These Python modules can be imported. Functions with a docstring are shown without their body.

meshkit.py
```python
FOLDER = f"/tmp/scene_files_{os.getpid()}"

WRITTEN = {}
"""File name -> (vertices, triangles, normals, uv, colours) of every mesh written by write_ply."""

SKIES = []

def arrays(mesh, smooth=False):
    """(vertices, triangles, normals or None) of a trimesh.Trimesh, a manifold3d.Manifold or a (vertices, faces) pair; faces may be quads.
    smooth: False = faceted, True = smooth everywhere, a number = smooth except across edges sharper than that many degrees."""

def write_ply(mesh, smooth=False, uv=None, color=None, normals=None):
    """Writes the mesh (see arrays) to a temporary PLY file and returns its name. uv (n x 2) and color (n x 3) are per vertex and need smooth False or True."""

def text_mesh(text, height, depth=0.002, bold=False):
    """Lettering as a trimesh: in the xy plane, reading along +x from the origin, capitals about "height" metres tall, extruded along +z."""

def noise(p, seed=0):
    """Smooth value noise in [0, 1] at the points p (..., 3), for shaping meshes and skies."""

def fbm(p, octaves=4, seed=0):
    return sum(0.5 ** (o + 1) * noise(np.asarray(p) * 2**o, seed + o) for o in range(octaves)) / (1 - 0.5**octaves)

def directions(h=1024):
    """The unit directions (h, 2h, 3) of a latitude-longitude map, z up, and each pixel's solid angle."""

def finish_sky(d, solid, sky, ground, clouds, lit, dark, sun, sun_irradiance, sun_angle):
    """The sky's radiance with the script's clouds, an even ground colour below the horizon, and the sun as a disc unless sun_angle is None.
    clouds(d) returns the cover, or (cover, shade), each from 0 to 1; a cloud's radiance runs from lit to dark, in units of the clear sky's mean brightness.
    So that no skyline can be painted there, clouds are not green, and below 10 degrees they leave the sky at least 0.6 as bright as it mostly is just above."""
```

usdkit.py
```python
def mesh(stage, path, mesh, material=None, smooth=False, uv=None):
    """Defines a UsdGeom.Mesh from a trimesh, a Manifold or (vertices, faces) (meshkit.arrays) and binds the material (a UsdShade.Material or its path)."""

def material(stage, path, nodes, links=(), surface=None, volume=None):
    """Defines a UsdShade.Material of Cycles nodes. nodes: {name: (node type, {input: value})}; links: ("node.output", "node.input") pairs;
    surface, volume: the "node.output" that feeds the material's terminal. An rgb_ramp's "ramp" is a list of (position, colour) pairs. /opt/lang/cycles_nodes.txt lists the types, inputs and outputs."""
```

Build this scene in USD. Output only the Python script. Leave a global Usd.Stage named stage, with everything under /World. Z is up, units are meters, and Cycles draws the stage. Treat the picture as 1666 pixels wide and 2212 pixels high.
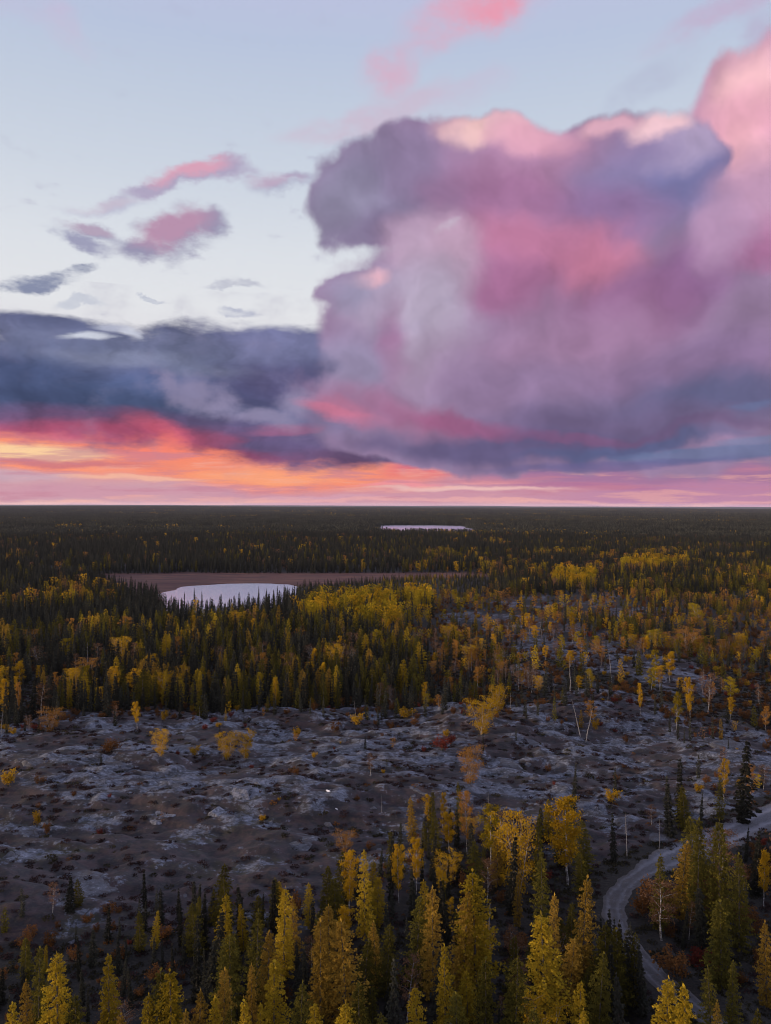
import math, numpy as np, trimesh, usdkit, meshkit
from pxr import Usd, UsdGeom, UsdLux, UsdShade, Sdf, Gf, Vt

stage = Usd.Stage.CreateInMemory()
UsdGeom.SetStageUpAxis(stage, UsdGeom.Tokens.z)
UsdGeom.SetStageMetersPerUnit(stage, 1.0)
UsdGeom.Xform.Define(stage, '/World')
UsdGeom.Scope.Define(stage, '/World/Looks')

# ------------------------------------------------------------------ camera
# the photograph is measured on a 1666 x 2212 grid; f = 1703 units of it
FPX, PW, PH = 1703.0, 1666.0, 2212.0
EYE = np.array([0.0, 0.0, 45.0])
PITCH, ROLL = math.radians(-0.54), math.radians(0.17)
cp, sp = math.cos(PITCH), math.sin(PITCH)
FWD = np.array([0, cp, sp])
R0, U0 = np.array([1.0, 0, 0]), np.array([0, -sp, cp])
RIGHT = math.cos(ROLL) * R0 + math.sin(ROLL) * U0
UP = np.cross(RIGHT, FWD)
cam = UsdGeom.Camera.Define(stage, '/World/camera')
cam.CreateHorizontalApertureAttr(36.0)
cam.CreateVerticalApertureAttr(36.0 * 1024 / 771)
cam.CreateFocalLengthAttr(36.0 * FPX / PW)
cam.CreateClippingRangeAttr(Gf.Vec2f(0.5, 100000))
cam.CreateExposureAttr(0.0)
cm = np.eye(4); cm[0, :3], cm[1, :3], cm[2, :3], cm[3, :3] = RIGHT, UP, -FWD, EYE
cam.AddTransformOp().Set(Gf.Matrix4d(*cm.ravel().tolist()))

def ray(px, py):
    "world direction of a point of the photograph"
    d = FWD + RIGHT * ((px - PW / 2) / FPX) + UP * ((PH / 2 - py) / FPX)
    return d / np.linalg.norm(d)

def lin(*c):
    "sRGB 0-255 to linear"
    c = np.asarray(c, float) / 255
    return tuple(np.where(c < 0.04045, c / 12.92, ((c + 0.055) / 1.055) ** 2.4))

# ------------------------------------------------------------------ sun
SUN_AZ, SUN_EL = math.radians(-104), math.radians(6.0)
SUN = np.array([math.sin(SUN_AZ) * math.cos(SUN_EL), math.cos(SUN_AZ) * math.cos(SUN_EL), math.sin(SUN_EL)])
sun = UsdLux.DistantLight.Define(stage, '/World/sun')
sun.CreateNormalizeAttr(True); sun.CreateIntensityAttr(1.2); sun.CreateAngleAttr(5.0)
sun.CreateColorAttr(Gf.Vec3f(1.0, 0.78, 0.55))
zz = SUN; xx = np.cross([0, 0, 1.0], zz); xx /= np.linalg.norm(xx); yy = np.cross(zz, xx)
sm = np.eye(4); sm[0, :3], sm[1, :3], sm[2, :3] = xx, yy, zz
sun.AddTransformOp().Set(Gf.Matrix4d(*sm.ravel().tolist()))

# ------------------------------------------------------------------ sky: clear sky + dusk clouds on the dome
class Graph:
    def __init__(s): s.n, s.l, s.k = {}, [], 0
    def add(s, kind, inputs=None, **links):
        s.k += 1; name = f'{kind[:12]}_{s.k}'
        s.n[name] = (kind, dict(inputs or {}))
        for sock, src in links.items():
            if isinstance(src, str): s.l.append((src, f'{name}.{sock}'))
            else: s.n[name][1][sock] = src
        return name
    def math(s, op, a, b=None, c=None, clamp=False):
        kw = {k: v for k, v in (('value1', a), ('value2', b), ('value3', c)) if v is not None}
        return s.add('math', {'math_type': op, 'use_clamp': clamp}, **kw) + '.value'
    def noise(s, vec, scale, detail=4, rough=0.55, out='fac', dist=0.0):
        return s.add('noise_texture', {'dimensions': '3D', 'type': 'fBM', 'scale': scale, 'detail': detail, 'roughness': rough, 'distortion': dist}, vector=vec) + '.' + out
    def rng(s, v, a, b, c=0.0, d=1.0, kind='smoothstep'):
        if v is None: return None
        return s.add('map_range', {'range_type': kind, 'from_min': a, 'from_max': b, 'to_min': c, 'to_max': d, 'clamp': True}, value=v) + '.result'
    def mix(s, fac, a, b, kind='mix'):
        if fac is None: return a
        return s.add('mix_color', {'blend_type': kind, 'use_clamp': False}, fac=fac, a=a, b=b) + '.result'

def ang(px, py):
    d = ray(px, py)
    return np.array([math.atan2(d[0], d[1]), math.asin(d[2])])

G = Graph()
tc = G.add('texture_coordinate') + '.generated'
sx = G.add('separate_xyz', vector=tc)
az = G.math('arctan2', sx + '.x', sx + '.y')
el = G.math('arcsine', sx + '.z')
P = G.add('combine_xyz', {'z': 0.0}, x=az, y=el) + '.vector'

def warp(base, scale, amp, detail, stretch=(1, 1, 1), rough=0.55):
    v = G.add('mapping', {'mapping_type': 'point', 'scale': stretch}, vector=tc) + '.vector'
    n = G.noise(v, scale, detail, rough, 'color')
    n = G.add('vector_math', {'math_type': 'subtract', 'vector2': (0.5, 0.5, 0.5)}, vector1=n) + '.vector'
    n = G.add('vector_math', {'math_type': 'multiply', 'vector2': (amp[0], amp[1], 0)}, vector1=n) + '.vector'
    return G.add('vector_math', {'math_type': 'add'}, vector1=base, vector2=n) + '.vector'

LAYERS = {   # billowing clouds, flat layered clouds, wisps: noise that pushes the outlines about
    'Pc': [(5, (0.13, 0.10), 3), (20, (0.030, 0.030), 6)],
    'Ps': [(4, (0.10, 0.03), 3, (1, 1, 4)), (16, (0.06, 0.014), 5, (1, 1, 3.5), 0.6)],
    'Pw': [(6, (0.10, 0.06), 3), (18, (0.05, 0.035), 6, (1, 1, 1.6), 0.65)]}
made = {}
def layer(name):
    if (name, TID) not in made:
        v = P
        for w in LAYERS[name]: v = warp(v, w[0] * (1 + 1e-6 * TID), *w[1:])
        made[name, TID] = v
    return made[name, TID]

def blob(coord, cx, cy, rx, ry, rot=0):
    "1 at the centre of an ellipse of the sky, falling to 0 at its rim"
    c = ang(cx, cy)
    kx = np.linalg.norm(ang(cx + 1, cy) - c); ky = np.linalg.norm(ang(cx, cy + 1) - c)
    m = G.add('mapping', {'mapping_type': 'texture', 'location': (c[0], c[1], TID * 1e-5), 'rotation': (0, 0, math.radians(rot)), 'scale': (rx * kx, ry * ky, 1.0)}, vector=layer(coord)) + '.vector'
    return G.add('gradient_texture', {'gradient_type': 'spherical'}, vector=m) + '.fac'

TILE, TID = None, 0
def reaches(cx, cy, rx, ry, rot=0):
    "whether an ellipse of the sky, warped as it is, can touch the part of the sky that is being composed"
    if TILE is None: return True
    c = ang(cx, cy); a = math.radians(rot)
    ex = math.hypot(rx * math.cos(a), ry * math.sin(a)) * np.linalg.norm(ang(cx + 1, cy) - c) + 0.085
    ey = math.hypot(rx * math.sin(a), ry * math.cos(a)) * np.linalg.norm(ang(cx, cy + 1) - c) + 0.07
    return c[0] + ex > TILE[0] and c[0] - ex < TILE[1] and c[1] + ey > TILE[2] and c[1] - ey < TILE[3]

def stroke(C, coord, cx, cy, rx, ry, rot, color, op=1.0, lo=0.0, hi=0.75):
    if not reaches(cx, cy, rx, ry, rot): return C
    f = G.rng(blob(coord, cx, cy, rx, ry, rot), lo, hi, 0, op)
    return G.mix(f, C, lin(*color))

def union(coord, items):
    m = None
    for it in items:
        if not reaches(*it): continue
        b = blob(coord, *it)
        m = b if m is None else G.math('smoothmax', m, b, 0.12)
    return m
#STROKES
# clear sky: the physical sky under a thin high veil whose tint runs with elevation
sky = G.add('sky_texture', {'sky_type': 'single_scattering', 'sun_disc': False, 'sun_elevation': SUN_EL, 'sun_rotation': SUN_AZ, 'altitude': 100.0, 'air_density': 1.0, 'aerosol_density': 1.0, 'ozone_density': 1.0}) + '.color'
SKY_STRENGTH = 0.10
K = 1.0 / SKY_STRENGTH
elr = lambda py: math.asin(ray(PW / 2, py)[2])
EMAX = math.radians(90)
ramp = [(0, lin(214, 160, 172)), (elr(1050), lin(200, 145, 165)), (elr(960), lin(205, 150, 170)), (elr(880), lin(215, 190, 205)), (elr(780), lin(226, 222, 228)), (elr(680), lin(231, 232, 236)), (elr(560), lin(224, 228, 235)),
        (elr(400), lin(209, 217, 230)), (elr(220), lin(196, 207, 226)), (elr(100), lin(188, 200, 225)), (elr(0), lin(190, 197, 226)), (math.radians(50), lin(150, 165, 205)), (EMAX, lin(120, 140, 190))]
t = G.rng(el, 0.0, EMAX, kind='linear')
veil = G.add('rgb_ramp', {'ramp': [(a / EMAX, c) for a, c in ramp]}, fac=t) + '.color'
skyS = G.mix(1.0, sky, (SKY_STRENGTH,) * 3, 'multiply')
C = G.mix(0.95, skyS, veil)
# the glow near the sun's side, the cooler far side
front = G.rng(G.math('absolute', G.math('add', az, 0.0)), math.radians(30), math.radians(48), 1, 0)   # 1 inside the photographed third of the sky

# --- the rest of the sky: broken layers of the same clouds
n1 = G.noise(G.add('mapping', {'mapping_type': 'point', 'scale': (1, 1, 2.2)}, vector=tc) + '.vector', 3.2, 6, 0.55)
n2 = G.noise(G.add('mapping', {'mapping_type': 'point', 'scale': (1, 1, 2.2), 'location': (3, 1, 7)}, vector=tc) + '.vector', 4.5, 5, 0.55)
cov = G.rng(G.math('add', n1, G.rng(el, 0.0, 0.6, 0.10, -0.06, 'linear')), 0.48, 0.62)
gcol = G.mix(G.rng(n2, 0.4, 0.62), lin(125, 112, 150), lin(205, 150, 175))
gcol = G.mix(G.rng(el, 0.02, 0.25), lin(120, 105, 145), gcol)
C = G.mix(G.math('multiply', cov, G.math('subtract', 1.0, front)), C, gcol)

def S(C, coord, rows):
    for r in rows: C = stroke(C, coord, *r)
    return C

def erode(field, amount, flat=1.0):
    "frays the edge of a cloud with fine noise"
    if field is None: return None
    n = G.noise(G.add('mapping', {'mapping_type': 'point', 'scale': (1, 1, flat), 'location': (0, 0, 1 + TID * 1e-5)}, vector=tc) + '.vector', 19, 6, 0.58)
    return G.math('add', field, G.math('multiply', G.math('subtract', n, 0.5), amount))

def compose(C):
    # --- thin high pink wisps
    grain = G.rng(G.noise(G.add('mapping', {'mapping_type': 'point', 'scale': (1, 1, 1.8), 'rotation': (0, 0.5, 0)}, vector=tc) + '.vector', 11 + TID * 1e-5, 7, 0.62), 0.36, 0.62, 0.25, 1.0)
    was = C
    C = S(C, 'Pw', [
        (1050, 20, 230, 90, 12, (232, 160, 182), 0.9), (960, 60, 170, 80, 20, (212, 176, 200), 0.6), (1085, 25, 100, 55, 10, (234, 152, 174), 0.65),
        (825, 165, 90, 70, 15, (218, 170, 194), 0.7), (840, 245, 230, 50, 12, (206, 182, 204), 0.6), (720, 275, 140, 40, 8, (204, 186, 206), 0.5), (1010, 215, 150, 50, 20, (200, 188, 212), 0.5),
        (1560, 20, 240, 50, 12, (196, 170, 200), 0.65), (1650, 75, 80, 80, 20, (182, 170, 200), 0.6), (1390, 180, 140, 65, 25, (180, 186, 210), 0.6), (140, 60, 140, 60, -20, (206, 184, 210), 0.45), (60, 10, 180, 50, 0, (200, 186, 216), 0.45),
    ])
    if C != was: C = G.mix(grain, was, C)
    # --- small pink clouds on the left
    for items, col, under, hi in [
        ([(430, 378, 190, 38, 12), (520, 365, 130, 34, 6), (330, 405, 130, 30, 22)], (218, 156, 180), (172, 160, 190), 0.45),
        ([(620, 390, 90, 36, 15), (655, 372, 50, 24, 10)], (186, 164, 190), (162, 162, 190), 0.6),
        ([(390, 495, 150, 62, 18), (310, 530, 110, 40, 15), (455, 475, 80, 45, 10)], (180, 134, 166), (142, 138, 170), 0.5),
        ([(205, 505, 95, 30, -5), (190, 530, 90, 26, -20)], (175, 155, 180), (150, 150, 180), 0.5),
        ([(240, 450, 150, 26, 15)], (196, 186, 205), (180, 180, 205), 0.7)]:
        m = G.rng(erode(union('Pw', items), 0.95, 2.6), 0.10, hi + 0.30)
        if m is None: continue
        f = G.mix(G.rng(blob('Pw', items[0][0] - 10, items[0][1] - 6, items[0][2] * .9, items[0][3] * .8, items[0][4]), 0.05, 0.7), lin(*under), lin(*col))
        C = G.mix(G.math('multiply', m, 0.9), C, f)
    # --- slate wisps
    was = C
    for it, col in [((85, 608, 150, 32, 10), (128, 136, 165)), ((165, 590, 80, 20, 16), (120, 128, 160)), ((500, 603, 90, 16, 0), (188, 190, 205)), ((345, 638, 40, 9, -8), (190, 195, 210)), ((505, 664, 70, 18, -4), (178, 182, 202)), ((60, 700, 150, 14, 2), (200, 205, 215)), ((180, 660, 90, 16, 4), (200, 204, 216))]:
        C = stroke(C, 'Pw', *it, col, 0.95, 0.1, 0.55)

    if C != was: C = G.mix(G.rng(G.noise(G.add('mapping', {'mapping_type': 'point', 'scale': (1, 1, 3.0), 'rotation': (0, 0.25, 0), 'location': (0, 0, 3 + TID * 1e-5)}, vector=tc) + '.vector', 15, 7, 0.62), 0.34, 0.62, 0.1, 1.0), was, C)
    # --- low bands under the cloud deck: orange glow at the left, mauve at the right
    C = S(C, 'Ps', [
        (1350, 1010, 700, 75, 0, (165, 118, 155), 1.0, 0.0, 0.4), (1500, 1070, 600, 42, 0, (188, 132, 165), 0.9, 0, 0.5), (700, 1060, 700, 45, 0, (205, 148, 165), 0.9, 0, 0.5), (150, 1050, 420, 60, 0, (206, 160, 172), 0.9, 0, 0.5),
        (100, 960, 560, 95, 0, (250, 150, 118), 1.0, 0.0, 0.45), (330, 955, 230, 80, -8, (246, 128, 106), 0.9), (560, 1010, 420, 62, -5, (246, 142, 112), 0.95, 0.0, 0.5), (760, 1022, 300, 36, 0, (246, 148, 118), 0.85), (930, 1005, 160, 40, 10, (226, 104, 122), 0.9), (330, 950, 260, 55, 0, (248, 130, 112), 0.8),
        (560, 1025, 260, 26, 0, (252, 166, 122), 0.8),
        (60, 976, 280, 26, 0, (252, 214, 164), 0.9, 0.05, 0.6), (150, 1000, 260, 13, 0, (205, 120, 128), 0.85), (60, 1030, 240, 22, 0, (204, 168, 182), 0.95), (300, 1032, 200, 8, 0, (248, 190, 160), 0.7), (200, 1060, 420, 18, 0, (206, 150, 168), 0.8), (80, 1080, 300, 9, 0, (248, 186, 170), 0.8),
        (520, 1048, 200, 9, 0, (240, 160, 150), 0.7), (1000, 1060, 330, 8, 0, (236, 190, 185), 0.9), (850, 1052, 140, 7, 0, (240, 150, 160), 0.7), (1250, 1048, 300, 12, 0, (176, 112, 150), 0.7), (620, 1078, 320, 8, 0, (214, 160, 176), 0.8), (1000, 1086, 1600, 7, 0, (240, 175, 170), 0.6),
        (1040, 1046, 130, 7, 0, (238, 160, 160), 0.6),
    ])

    # streaks of thin cloud across the glow
    if TILE is None or TILE[2] < math.radians(8):
        st = G.noise(G.add('mapping', {'mapping_type': 'point', 'scale': (1, 1, 11), 'location': (0, 0, 9 + TID * 1e-5)}, vector=tc) + '.vector', 7, 7, 0.62)
        lowf = G.rng(el, math.radians(6), math.radians(3.5))
        C = G.mix(G.math('multiply', G.rng(st, 0.50, 0.64, 0, 0.6), lowf), C, lin(196, 128, 148))
        C = G.mix(G.math('multiply', G.rng(st, 0.46, 0.34, 0, 0.45), lowf), C, lin(242, 176, 160))
    # --- dark slate deck on the left
    deck = union('Ps', [(150, 835, 620, 165, 0), (480, 800, 420, 135, 0), (120, 730, 240, 66, -3), (620, 780, 330, 110, 0), (620, 930, 420, 100, -6), (850, 950, 330, 75, -4), (480, 880, 330, 120, -8), (-150, 795, 400, 150, 0)])
    dm = G.rng(erode(deck, 0.45, 2.6), 0.14, 0.42)
    D = lin(92, 96, 132)
    D = S(D, 'Ps', [
        (250, 740, 600, 60, 0, (112, 118, 150), 0.9), (620, 740, 260, 70, 0, (110, 112, 148), 0.9), (130, 690, 170, 30, 0, (98, 104, 138), 0.9), (130, 770, 200, 50, 0, (108, 116, 150), 0.7),
        (180, 860, 520, 90, 0, (70, 82, 116), 1.0), (480, 800, 220, 26, -4, (126, 132, 160), 0.7), (240, 768, 240, 24, 3, (130, 136, 164), 0.65), (90, 855, 180, 30, 0, (64, 74, 106), 0.8), (560, 856, 170, 30, 0, (76, 74, 106), 0.8), (430, 830, 260, 50, -4, (84, 100, 142), 0.7), (620, 830, 240, 75, 0, (84, 80, 116), 0.9), (60, 800, 200, 50, 0, (72, 84, 120), 0.8),
        (150, 905, 520, 46, 0, (108, 80, 114), 0.9), (200, 930, 560, 34, 0, (170, 82, 112), 0.95), (380, 935, 150, 36, -20, (206, 92, 112), 0.6), (60, 942, 180, 22, 0, (206, 104, 124), 0.7),
        (620, 960, 300, 60, -10, (98, 84, 122), 0.9), (520, 985, 190, 26, -5, (138, 72, 104), 0.9), (760, 990, 200, 36, -3, (105, 78, 112), 0.9), (470, 950, 90, 30, 0, (165, 82, 112), 0.6), (900, 970, 240, 40, 0, (104, 88, 124), 0.9),
    ])
    if dm:
        n = G.noise(G.add('mapping', {'mapping_type': 'point', 'scale': (1, 1, 4.5), 'location': (0, 0, 5 + TID * 1e-5)}, vector=layer('Ps')) + '.vector', 12, 6, 0.6)
        n = G.rng(n, 0.32, 0.68, 0.72, 1.34, 'linear')
        D = G.mix(1.0, D, G.add('combine_xyz', x=n, y=n, z=n) + '.vector', 'multiply')
    C = G.mix(dm, C, D)
    # bright gap near the top edge of the deck
    C = S(C, 'Ps', [(170, 726, 80, 15, 6, (205, 209, 222), 0.95, 0.1, 0.8), (268, 719, 42, 15, -20, (200, 204, 220), 0.9, 0.1, 0.8), (215, 708, 60, 12, 0, (180, 184, 205), 0.8, 0.1, 0.8)])

    # --- right-hand tower behind the big cloud
    tower = union('Pc', [(1600, 275, 225, 185, 0), (1580, 205, 135, 110, 0), (1660, 190, 140, 120, 0), (1720, 470, 330, 370, 0), (1640, 580, 330, 310, 0)])
    tm = G.rng(erode(tower, 0.2), 0.20, 0.46)
    T = lin(196, 150, 178)
    T = S(T, 'Pc', [(1620, 205, 150, 110, 0, (243, 190, 198), 1.0), (1600, 280, 190, 110, 0, (230, 168, 188), 0.9), (1600, 350, 90, 120, 10, (238, 178, 190), 0.9), (1620, 480, 200, 200, 0, (190, 150, 182), 0.9), (1580, 620, 220, 130, 10, (150, 108, 150), 0.8),
                    (1650, 560, 160, 110, 0, (176, 116, 158), 0.8), (1650, 700, 200, 110, 0, (160, 122, 158), 0.8)])
    C = G.mix(tm, C, T)

    # --- the big cumulus
    big = union('Pc', [(830, 440, 210, 170, 0), (960, 390, 230, 150, 0), (1120, 370, 260, 160, 0), (1300, 370, 260, 170, 0), (1430, 400, 170, 190, 0), (1250, 560, 460, 260, 0), (1050, 680, 470, 250, 0), (880, 720, 270, 180, 0), (1350, 800, 700, 280, 0),
                     (1000, 880, 480, 170, 0), (1500, 900, 460, 180, 0), (760, 640, 110, 60, 10), (1080, 950, 500, 90, 0)])
    bm = G.rng(erode(big, 0.22), 0.19, 0.35)
    B = lin(150, 125, 158)
    B = S(B, 'Pc', [
        # upper lobe, grey violet with lit crests
        (830, 430, 260, 200, 0, (138, 130, 160), 1.0), (960, 380, 200, 150, 0, (140, 122, 156), 0.9), (760, 470, 120, 120, 0, (144, 138, 165), 0.8), (850, 520, 160, 80, 0, (128, 112, 146), 0.8),
        (1180, 360, 240, 140, 0, (186, 140, 176), 0.9), (1120, 440, 240, 110, 0, (164, 116, 156), 0.9), (1400, 400, 210, 170, 0, (138, 126, 168), 1.0), (1480, 400, 120, 130, 0, (120, 120, 168), 0.8), (1300, 470, 180, 100, 0, (142, 110, 154), 0.8), (1470, 320, 100, 80, 0, (182, 164, 196), 0.7),
        (1110, 285, 150, 62, 0, (238, 190, 200), 0.9), (1060, 300, 70, 50, 30, (246, 202, 200), 0.8), (1180, 300, 120, 60, 0, (226, 166, 188), 0.8), (1410, 275, 90, 40, 0, (240, 198, 204), 0.85), (1320, 268, 80, 34, 0, (230, 178, 194), 0.8),
        # middle
        (1080, 560, 330, 130, 0, (184, 126, 160), 0.9), (1200, 540, 260, 90, -10, (186, 120, 154), 0.85), (1290, 570, 140, 80, 0, (194, 122, 150), 0.7), (1090, 620, 160, 90, 0, (158, 104, 144), 0.8), (930, 560, 170, 110, 0, (186, 160, 186), 0.95), (980, 530, 90, 60, 0, (192, 158, 184), 0.7),
        (1450, 620, 260, 120, 20, (140, 100, 144), 0.9), (1330, 660, 220, 110, 0, (152, 106, 146), 0.8), (1560, 500, 120, 150, 20, (184, 148, 182), 0.8), (1250, 720, 300, 120, 0, (160, 126, 160), 0.8),
        (820, 660, 170, 110, 0, (176, 160, 188), 0.95), (930, 700, 130, 160, 8, (182, 168, 192), 0.95), (780, 620, 70, 34, 10, (226, 178, 192), 0.9), (745, 650, 70, 70, 0, (150, 146, 176), 0.7), (860, 760, 60, 130, 8, (156, 112, 150), 0.85), (770, 800, 130, 100, 0, (152, 142, 174), 0.9), (960, 800, 150, 110, 0, (164, 142, 170), 0.8),
        (1150, 830, 340, 110, 0, (146, 122, 158), 0.9), (1500, 790, 360, 110, 0, (136, 112, 150), 0.8),
        # base
        (1450, 885, 480, 100, 0, (104, 98, 134), 0.9), (1600, 860, 260, 60, 0, (92, 96, 132), 0.7), (1250, 920, 420, 80, 0, (110, 96, 132), 0.85), (1100, 960, 480, 60, 0, (98, 90, 128), 0.95), (700, 900, 260, 60, -4, (128, 116, 152), 0.9),
        (870, 880, 250, 60, -10, (166, 108, 142), 0.6), (760, 886, 130, 34, -12, (196, 122, 152), 0.6), (1000, 900, 190, 34, -10, (156, 88, 128), 0.65), (1240, 938, 200, 18, -3, (136, 86, 124), 0.5), (1500, 935, 330, 22, 2, (108, 86, 124), 0.5), (1380, 965, 360, 24, 2, (88, 96, 136), 0.85),
    ])
    C = G.mix(bm, C, B)
    # --- pale scud in front of the dark deck, and the blue shelf at the right
    scud = G.rng(erode(union('Pw', [(430, 858, 95, 58, -35), (480, 888, 85, 50, -15), (392, 830, 50, 32, -40), (625, 862, 70, 44, 0), (560, 905, 110, 34, 8)]), 1.25, 1.4), 0.02, 0.85, 0, 0.78)
    C = G.mix(scud, C, lin(146, 138, 170))
    C = S(C, 'Ps', [(700, 888, 110, 22, -10, (216, 122, 148), 0.55), (620, 925, 110, 16, 5, (180, 104, 136), 0.45), (1560, 975, 330, 22, 3, (104, 116, 154), 0.85, 0, 0.5), (1650, 945, 130, 16, 4, (118, 128, 164), 0.7), (1330, 1003, 420, 14, 3, (100, 96, 142), 0.7), (1640, 870, 90, 14, 5, (104, 116, 156), 0.6)])
    # soft relief all over the clouds
    allm = None
    for mm in (bm, tm, G.math('multiply', dm, 0.6) if dm else None):
        if mm: allm = mm if allm is None else G.math('maximum', allm, mm)
    if allm:
        rel = G.math('subtract', G.noise(layer('Pc'), 13, 4, 0.5), G.noise(G.add('vector_math', {'math_type': 'add', 'vector2': (0.02, -0.022, 0)}, vector1=layer('Pc')) + '.vector', 13, 4, 0.5))
        gain = G.rng(rel, -0.3, 0.3, 0.78, 1.22, 'linear')
        gv = G.math('add', G.math('multiply', G.math('subtract', gain, 1.0), allm), 1.0)
        C = G.mix(1.0, C, G.add('combine_xyz', x=gv, y=gv, z=gv) + '.vector', 'multiply')
    return C
# the photographed third of the sky is composed region by region (a region only holds the clouds that can reach it)
def bg(C): return G.add('background_shader', {'strength': SKY_STRENGTH}, color=G.mix(1.0, C, (K,) * 3, 'multiply')) + '.background'
def choose(coord, edge, low, high): return G.add('mix_closure', fac=G.math('greater_than', coord, edge), closure1=low, closure2=high) + '.closure'
XS = [math.radians(-56)] + [ang(x, 700)[0] for x in (330, 690, 980, 1300)] + [math.radians(56)]
YS = [0.0] + [ang(PW / 2, y)[1] for y in (960, 800, 640, 430, 230)] + [math.radians(52)]
columns = []
for i in range(len(XS) - 1):
    col = None
    for j in range(len(YS) - 1):
        TID += 1
        TILE = (XS[i], XS[i + 1], YS[j], YS[j + 1])
        cell = bg(compose(C))
        col = cell if col is None else choose(el, YS[j], col, cell)
    columns.append(col)
TILE = None
rest = bg(C)
out = columns[0]
for i in range(1, len(columns)): out = choose(az, XS[i], out, columns[i])
out = choose(az, XS[0], rest, out); out = choose(az, XS[-1], out, rest); out = choose(el, YS[-1], out, rest)
land = bg(G.mix(1.0, lin(44, 40, 44), (1, 1, 1), 'multiply'))
out = choose(el, -0.012, land, out)
skymat = usdkit.material(stage, '/World/Looks/sky_mat', G.n, G.l, surface=out)
dome = UsdLux.DomeLight.Define(stage, '/World/sky')
UsdShade.MaterialBindingAPI.Apply(dome.GetPrim()).Bind(skymat)
dome.GetPrim().SetCustomDataByKey('kind', 'structure')

# ------------------------------------------------------------------ small helpers
from shapely.geometry import Polygon, LineString
from shapely import contains_xy, distance, points as shp_points
LK = '/World/Looks/'
def custom(prim, **kw):
    for k, v in kw.items():
        if v: prim.SetCustomDataByKey(k, v)
def mesh(path, v, f, mat, smooth=False, prim=None):
    m = usdkit.mesh(stage, path, (np.asarray(v, float), np.asarray(f, int)), mat, smooth)
    for k, a in (prim or {}).items():
        UsdGeom.PrimvarsAPI(m).CreatePrimvar(k, Sdf.ValueTypeNames.FloatArray, 'vertex').Set(Vt.FloatArray.FromNumpy(np.asarray(a, np.float32)))
    return m
def sstep(x, a, b):
    t = np.clip((x - a) / (b - a), 0, 1); return t * t * (3 - 2 * t)
def xy3(x, y, s=1.0, z=0.0): return np.stack([np.asarray(x) / s, np.asarray(y) / s, np.full_like(np.asarray(x, float), z)], -1)
def project(x, y, z):
    "photograph coordinates of world points"
    q = np.stack([x, y, z], -1) - EYE
    d = np.maximum(q @ FWD, 1e-3)
    return PW / 2 + FPX * (q @ RIGHT) / d, PH / 2 - FPX * (q @ UP) / d
def on_plane(px, py, z=0.0):
    d = ray(px, py); return EYE + d * ((z - EYE[2]) / d[2])

# ------------------------------------------------------------------ the lie of the land
POND_Z, LAKE_Z = -1.8, -2.0
def outline(pts, z):
    "a shore through the given points, made ragged"
    q = np.array(LineString([on_plane(a, b, z)[:2] for a, b in pts + pts[:1]]).segmentize(4.0).coords)
    return Polygon(q + 7.0 * (np.stack([meshkit.fbm(xy3(q[:, 0], q[:, 1], 13), 3, s) for s in (61, 62)], -1) - 0.5)).buffer(0)
POND = outline([(352, 1284), (420, 1267), (500, 1263), (580, 1262), (620, 1264), (640, 1272), (632, 1290), (600, 1305), (550, 1318), (470, 1330), (400, 1326), (345, 1312)], POND_Z)
MARSH = outline([(200, 1241), (420, 1238.5), (700, 1239), (1045, 1238), (1050, 1246), (860, 1252), (740, 1263), (620, 1268), (340, 1290), (270, 1276), (225, 1255)], POND_Z)
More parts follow.
